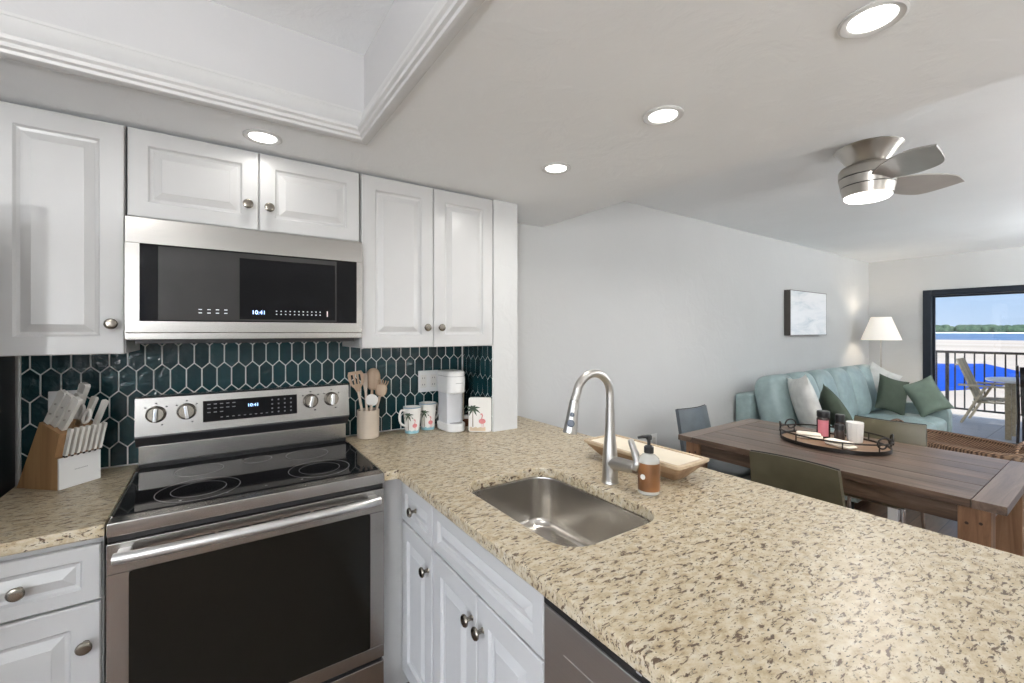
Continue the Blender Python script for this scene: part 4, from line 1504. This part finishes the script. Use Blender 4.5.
# ------------------------------------------------------------------ dining chairs (local: faces +Y, origin on floor)
def dining_chair(label, leath):
    t = thing('dining_chair', label, 'chair', (0, 0, 0), 'dining chairs')
    b = B()
    superbox(b, T(0, .02, .455), .43, .43, .065, 7, 8); obj('seat', b, leath, t)
    b = B()
    # gently curved leather back, leaning backwards
    N = 12
    def bp(u, v, d):
        hw = .205 - .020 * v
        x = u * hw
        y = -.195 - .085 * v + .030 * u * u * -1 + .030
        return Vector((x, y + d, .44 + .405 * v))
    V = 8
    g = {}
    for s_ in (0, 1):
        for i in range(N + 1):
            for j in range(V + 1):
                u, v = 2 * i / N - 1, j / V
                g[s_, i, j] = b.verts.new(bp(u, v, (.014 if s_ else -.014)))
    for i in range(N):
        for j in range(V):
            for s_ in (0, 1):
                q = [g[s_, i, j], g[s_, i + 1, j], g[s_, i + 1, j + 1], g[s_, i, j + 1]]
                b.faces.new(q)
    for i in range(N):
        for j in (0, V):
            b.faces.new([g[0, i, j], g[0, i + 1, j], g[1, i + 1, j], g[1, i, j]])
    for j in range(V):
        for i in (0, N):
            b.faces.new([g[0, i, j], g[0, i, j + 1], g[1, i, j + 1], g[1, i, j]])
    bk = obj('backrest', b, leath, t, ang=60)
    b = B()
    tube(b, [bp(2 * i / N - 1, 1.0, 0) + Vector((0, 0, .001)) for i in range(N + 1)], .0045, 8); obj('top_seam', b, 'black', bk)
    for s_ in (-1, 1):
        b = B()
        tube(b, spline([(s_ * .185, .20, .425), (s_ * .190, .215, .25), (s_ * .200, .235, .012)], 5), .011, 12); obj('leg', b, 'chrome', t)
        b = B()
        tube(b, spline([(s_ * .185, -.17, .425), (s_ * .190, -.19, .25), (s_ * .200, -.235, .012)], 5), .011, 12); obj('leg', b, 'chrome', t)
    b = B()
    box(b, -.18, .18, -.17, .19, .412, .4235, .003); obj('seat_frame', b, 'chrome', t)
    return t


ch = dining_chair('olive leather dining chair on the kitchen side of the table, nearest the peninsula', 'olive')
ch.location = (2.475, .915, 0); ch.rotation_euler = (0, 0, R(-90))
def place(src, x, y, rz, label):
    c = copy_tree(src)
    c.location = (x, y, 0); c.rotation_euler = (0, 0, R(rz)); c['label'] = label
    return c
place(ch, 3.43, .955, 90, 'olive leather dining chair on the sofa side of the table, back against the basket')
c2 = dining_chair('dark slate leather dining chair at the wall end of the table', 'slate')
c2.location = (3.07, 1.715, 0); c2.rotation_euler = (0, 0, R(180))

# ------------------------------------------------------------------ tray with jars on the table
RXc, RYc = 3.07, 1.055
EA, EB = .225, .275
t = thing('serving_tray', 'oval wood serving tray with a looped iron rim on the dining table', 'tray', (RXc, RYc, TZ))
zt = TZ + .001
b = B(); lathe(b, [(.97, .0), (.97, .012)], (RXc, RYc, zt), 56, sx=EA, sy=EB)
obj('tray_base', b, planks('tray_wood', [(.10, .055, .03), (.20, .12, .07), (.27, .17, .10)], 'Y', .45, False, .1), t)
b = B()
el = [(RXc + EA * math.cos(R(a)), RYc + EB * math.sin(R(a)), zt + .011) for a in range(0, 360, 6)]
loft(b, [[(RXc + EA * k * math.cos(R(a)), RYc + EB * k * math.sin(R(a)), zt + h) for a in range(0, 360, 6)] for k, h in ((.972, .0), (1.0, .0), (1.0, .022), (.985, .022), (.972, .0125))], False, False)
obj('band', b, 'iron', t)
b = B(); tube(b, [(RXc + EA * 1.01 * math.cos(R(a)), RYc + EB * 1.01 * math.sin(R(a)), zt + .060) for a in range(0, 360, 6)], .0045, 8, True); obj('upper_rim', b, 'iron', t)
for a in (25, 65, 115, 155, 205, 245, 295, 335):
    b = B(); p = (RXc + EA * math.cos(R(a)), RYc + EB * math.sin(R(a)))
    tube(b, [(p[0], p[1], zt + .015), (p[0] * 1.001, p[1], zt + .060)], .0035, 8); obj('rim_post', b, 'iron', t)
for a0 in (90, 270):
    for s_ in (-1, 1):
        pts = []
        for k in range(22):
            th = R(k * 17)
            rr = .052 * (1 - k / 40)
            off = s_ * (.085 - rr * math.cos(th))
            a = R(a0) + off / .25
            pts.append((RXc + EA * 1.01 * math.cos(a), RYc + EB * 1.01 * math.sin(a), zt + .062 + rr * math.sin(th) * .75))
        b = B(); tube(b, pts, .0045, 8); obj('handle_scroll', b, 'iron', t)
def jar(name, label, cat, x, y, h, r, body, lid, lh=.03, band=None):
    t = thing(name, label, cat, (x, y, zt + .012))
    z = zt + .0125
    b = B(); lathe(b, [(r * .9, 0), (r, .004), (r, h - .012), (r * .85, h)], (x, y, z), 28); obj('jar_body', b, body, t)
    b = B(); lathe(b, [(r * .92, h + .0005), (r * .98, h + .004), (r * .98, h + lh - .004), (r * .85, h + lh)], (x, y, z), 28); obj('lid', b, lid, t)
jar('seasoning_jar', 'pink-labelled jar with a black lid on the serving tray', 'jar', 3.16, 1.135, .125, .036, 'pepper', 'black', .040)
jp = [o for o in COL.objects if o.name == 'seasoning_jar'][0]
b = B()
aa = [R(150 + k * 8) for k in range(13)]
loft(b, [[(3.16 + r * math.cos(a), 1.135 + r * math.sin(a), z) for a in aa] for r, z in ((.0362, zt + .022), (.0368, zt + .022), (.0368, zt + .122), (.0362, zt + .122))], False, False)
obj('label', b, 'pinkjar', jp)
jar('pepper_grinder', 'tall black pepper grinder beside the pink jar', 'grinder', 3.20, 1.060, .105, .026, 'pepper', 'black', .045)
jar('salt_grinder', 'short black grinder at the front between pink jar and white cup', 'grinder', 3.115, 1.035, .070, .026, 'pepper', 'black', .032)
t = thing('white_cup', 'white tapered cup at the right of the jars on the tray', 'cup', (3.17, .975, zt + .012))
b = B(); lathe(b, [(.034, 0), (.036, .004), (.044, .118), (.0425, .120), (.040, .116), (.032, .012), (.001, .010)], (3.17, .975, zt + .0125), 32); obj('cup_body', b, 'ceramic', t)
b = B()
for k in range(12):
    a = 2 * PI * k / 12
    tube(b, [(3.17 + .0365 * math.cos(a), .975 + .0365 * math.sin(a), zt + .020), (3.17 + .0425 * math.cos(a), .975 + .0425 * math.sin(a), zt + .124)], .0025, 6)
obj('ribs', b, 'ceramic', t)
for i, (x, y, rz, s1, s2, lab) in enumerate(((3.06, 1.175, 20, .10, .14, 'folded cream napkin left of the pink jar on the tray'), (2.98, .985, -25, .085, .16, 'folded cream napkin at the front of the jars on the tray'))):
    b = B(); superbox(b, T(x, y, zt + .0225) @ RZ(rz), s1, s2, .018, 4, 8); superbox(b, T(x + .004, y + .006, zt + .038) @ RZ(rz + 6), s1 * .94, s2 * .92, .013, 4, 8)
    tag(obj('napkin', b, 'napkin'), lab, 'napkin', 'napkins on the tray')

# ------------------------------------------------------------------ sofa along the back wall
SX0, SX1, SYF, SYB = 4.13, 6.88, 1.215, 2.235
t = thing('sofa', 'long seafoam green leather sofa along the wall under the picture', 'sofa', (5.5, 1.75, 0))
b = B(); box(b, SX0 + .01, SX1 - .01, SYF + .04, SYB - .01, .09, .29, .015); box(b, SX0 + .01, SX1 - .01, SYB - .16, SYB - .005, .29, .845, .03); obj('frame', b, 'teal', t)
for x0, x1 in ((SX0, SX0 + .13), (SX1 - .13, SX1)):
    b = B(); superbox(b, T((x0 + x1) / 2, (SYF + SYB) / 2 - .06, .345), x1 - x0, SYB - SYF - .10, .51, 8, 10); obj('arm', b, 'teal', t)
n = 3
cw = (SX1 - SX0 - .27) / n
cb = (SX1 - SX0 - .09) / n
for i in range(n):
    xa_ = SX0 + .135 + i * cw
    b = B()
    for k in range(2):
        superbox(b, T(xa_ + cw * (k + .5) / 2, (SYF + SYB) / 2 - .10, .385), cw / 2 + .012, .83, .20, 5, 9)
    obj('seat_cushion', b, 'teal', t)
    b = B()
    for k in range(2):
        superbox(b, T(SX0 + .045 + cb * (i + (k + .5) / 2), SYB - .300, .735) @ RX(-13), cb / 2 + .012, .27, .59, 3.6, 9)
    obj('back_cushion', b, 'teal', t)
for x in (SX0 + .06, SX1 - .06):
    for y in (SYF + .10, SYB - .08):
        b = B(); cyl(b, (x, y, .001), (x, y, .0905), .018, .024); obj('foot', b, 'black', t)
def cushion(label, x, y, z, w, h, th, rz, rx, ry, mat):
    b = B(); pillow(b, T(x, y, z) @ RZ(rz) @ RX(rx) @ RY(ry), w, h, th)
    tag(obj('throw_pillow', b, mat, ang=80), label, 'pillow', 'throw pillows on the sofa')
cushion('white linen throw pillow at the left end of the sofa', 4.27, 1.66, .775, .44, .56, .14, 44, -14, 10, 'whitefab')
cushion('dark green velvet pillow slumped at the left part of the sofa', 4.52, 1.53, .720, .50, .42, .14, 36, -26, 26, 'greenvelvet')
cushion('white pillow standing behind the green ones at the right end of the sofa', 6.60, 1.80, .80, .34, .44, .10, -50, -10, 30, 'whitefab')
cushion('dark green velvet pillow at the right end of the sofa', 6.44, 1.63, .705, .33, .42, .13, -38, -14, 18, 'greenvelvet')
cushion('sage green pillow leaning on the right arm of the sofa', 6.60, 1.37, .705, .33, .40, .12, -56, -16, -24, 'sage')

# floor lamp
t = thing('floor_lamp', 'floor lamp with a white cone shade in the corner past the sofa', 'lamp', (7.28, 1.95, 0))
lx, ly = 7.28, 1.955
b = B(); lathe(b, [(.13, .001), (.135, .008), (.12, .018), (.02, .026)], (lx, ly, 0), 36); obj('base', b, 'nickel', t)
b = B(); cyl(b, (lx, ly, .0262), (lx, ly, 1.36), .011, .009, 16); obj('pole', b, 'nickel', t)
b = B(); lathe(b, [(.212, 1.325), (.105, 1.628), (.1035, 1.628), (.2105, 1.325)], (lx, ly, 0), 44, cap=False); obj('lamp_shade', b, 'shade', t)
b = B(); lathe(b, [(.012, 1.36), (.020, 1.38), (.030, 1.44), (.026, 1.48), (.010, 1.495)], (lx, ly, 0), 20); obj('bulb', b, 'lens', t)
pd = bpy.data.lights.new('lamp', 'POINT'); pd.energy = SHADE_W; pd.color = (1, .85, .66); pd.shadow_soft_size = .04
po = bpy.data.objects.new('lamp', pd); COL.objects.link(po); po.parent = t; po.location = Vector((lx, ly, 1.55)) - worig(t)

# picture on the wall
t = thing('framed_picture', 'wide framed pale seascape print on the wall above the sofa', 'picture', (5.75, YB, 1.39))
px0, px1, pz0, pz1 = 5.214, 6.18, 1.393, 1.900
b = B()
for x0, x1, z0, z1 in ((px0, px0 + .006, pz0, pz1), (px1 - .006, px1, pz0, pz1), (px0 + .006, px1 - .006, pz0, pz0 + .006), (px0 + .006, px1 - .006, pz1 - .006, pz1)):
    box(b, x0, x1, YB - .065, YB - .001, z0, z1)
obj('frame', b, 'frame', t)
b = B(); box(b, px0 + .0065, px1 - .0065, YB - .064, YB - .056, pz0 + .0065, pz1 - .0065); obj('print', b, 'art', t)

# coffee table and basket
t = thing('coffee_table', 'low pale coffee table under the woven basket in front of the sofa', 'table', (4.62, .68, 0))
b = B(); box(b, 4.20, 5.05, .20, 1.14, .475, .515, .006); obj('top', b, 'whitefab', t)
b = B(); box(b, 4.24, 5.01, .24, 1.10, .415, .4745, .003); obj('apron', b, 'white', t)
for x in (4.24, 4.95):
    for y in (.24, 1.04):
        b = B(); box(b, x, x + .06, y, y + .06, .001, .4145, .003); obj('leg', b, 'white', t)
t = thing('woven_basket', 'long shallow woven basket with two arched handles on the coffee table', 'basket', (4.68, .82, .516))
bm_ = T(4.68, .82, .516) @ RZ(70)
BL, BWd = .42, .26
b = B()
def bl(k, z, n=40):
    return [bm_ @ Vector((BL * k * (abs(math.cos(2 * PI * i / n)) ** .75) * math.copysign(1, math.cos(2 * PI * i / n)), BWd * k * (abs(math.sin(2 * PI * i / n)) ** .75) * math.copysign(1, math.sin(2 * PI * i / n)), z)) for i in range(n)]
loft(b, [bl(.86, 0), bl(.91, .012), bl(1.0, .075), bl(.985, .082), bl(.962, .075), bl(.89, .022), bl(.86, .014)])
obj('basket_body', b, 'wicker', t)
b = B(); tube(b, [p + Vector((0, 0, .002)) for p in bl(.985, .082)], .013, 10, True); obj('rim', b, 'wicker', t)
for s_ in (-1, 1):
    b = B()
    tube(b, spline([bm_ @ Vector((s_ * BL * x, y, z)) for x, y, z in ((.95, -.10, .080), (.95, -.085, .135), (.94, 0, .165), (.95, .085, .135), (.95, .10, .080))], 6), .011, 10)
    obj('handle', b, 'wicker', t)
b = B(); tbox(b, bm_ @ T(-.14, .0, .026) @ RZ(25), .17, .05, .018, .006); tag(obj('remote_control', b, 'black'), 'black remote control lying in the woven basket', 'remote control')

# ------------------------------------------------------------------ balcony railing and furniture
t = thing('balcony_railing', 'dark bronze balcony railing with thin vertical bars outside the sliding door', 'railing', (10.65, 0, -.02))
RXX = 10.65
b = B(); box(b, RXX - .025, RXX + .025, -3.9, 3.9, 1.06, 1.10, .004); obj('top_rail', b, 'rail', t)
b = B(); box(b, RXX - .018, RXX + .018, -3.9, 3.9, .085, .115, .003); obj('bottom_rail', b, 'rail', t)
for k in range(5):
    y = -3.88 + k * 1.94
    b = B(); box(b, RXX - .022, RXX + .022, y - .022, y + .022, -.019, 1.0595, .003); obj('post', b, 'rail', t)
y = -1.2
while y < 2.9:
    if all(abs(y - (-3.88 + k * 1.94)) > .05 for k in range(5)):
        b = B(); box(b, RXX - .009, RXX + .009, y - .009, y + .009, .1155, 1.0595); obj('baluster', b, 'rail', t)
    y += .117

def lounge_chair(loc, rz, label):
    """slatted wooden deck chair, faces local +X, origin on the floor"""
    t = thing('deck_chair', label, 'chair', (0, 0, 0))
    b = B()
    for k in range(5):
        x = -.10 + k * .078
        box(b, x, x + .066, -.25, .25, .37 + .006 * k, .392 + .006 * k, .003)
    obj('seat', b, 'greywood', t)
    b = B()
    for k in range(6):
        y0 = -.25 + k * .085
        beam(b, (-.09, y0 + .035, .40), (-.30, y0 + .035, 1.02), .022, .072, .003, (0, 1, 0))
    bk = obj('backrest', b, 'greywood', t)
    for f in (.25, .85):
        b = B(); beam(b, (-.115 - .21 * f, -.26, .40 + .62 * f), (-.115 - .21 * f, .26, .40 + .62 * f), .05, .02, .003)
        obj('back_brace', b, 'greywood', bk)
    for s_ in (-1, 1):
        b = B(); box(b, -.27, .33, s_ * .30 - .045, s_ * .30 + .045, .600, .628, .003); obj('armrest', b, 'greywood', t)
        b = B(); box(b, .23, .29, s_ * .29 - .015, s_ * .29 + .015, .001, .599, .003); obj('leg', b, 'greywood', t)
        b = B(); beam(b, (.02, s_ * .29, .595), (-.24, s_ * .29, .015), .03, .085, .003, (0, 1, 0)); obj('leg', b, 'greywood', t)
        b = B(); beam(b, (-.12, s_ * .262, .355), (.28, s_ * .262, .375), .022, .07, .003, (0, 1, 0)); obj('side_rail', b, 'greywood', t)
    t.location = loc
    t.rotation_euler = (0, 0, R(rz))
    return t


lounge_chair((10.06, 1.38, -.02), -90, 'weathered wooden deck chair with slatted back on the balcony')
t = thing('patio_table', 'round pale patio table on the balcony in front of the deck chair', 'table', (8.98, .83, -.02))
b = B(); lathe(b, [(.40, .755), (.42, .762), (.42, .785), (.41, .79)], (8.98, .83, 0), 48); obj('tabletop', b, 'white', t)
for a in (45, 135, 225, 315):
    b = B(); cx, cy = 8.98 + .26 * math.cos(R(a)), .83 + .26 * math.sin(R(a))
    beam(b, (cx, cy, -.019), (cx, cy, .7545), .055, .055, .003); obj('leg', b, 'greywood', t)
def sling_chair(loc, rz, label):
    t = thing('sling_chair', label, 'chair', (0, 0, 0))
    b = B(); box(b, -.24, .24, -.02, .40, .42, .435, .004); obj('seat', b, 'black', t)
    b = B(); tbox(b, T(0, -.08, .72) @ RX(12), .48, .014, .62, .004); obj('backrest', b, 'black', t)
    for s_ in (-1, 1):
        b = B(); tube(b, [(s_ * .26, -.14, 1.04), (s_ * .26, -.01, .42), (s_ * .26, -.12, .012)], .014, 10); obj('back_post', b, 'rail', t)
        b = B(); tube(b, [(s_ * .26, .38, .012), (s_ * .26, .38, .62), (s_ * .26, .35, .65), (s_ * .26, -.05, .65)], .014, 10); obj('armrest', b, 'rail', t)
    t.location = loc
    t.rotation_euler = (0, 0, R(rz))
sling_chair((8.22, .60, -.02), -90, 'black sling patio chair at the right edge of the balcony view')
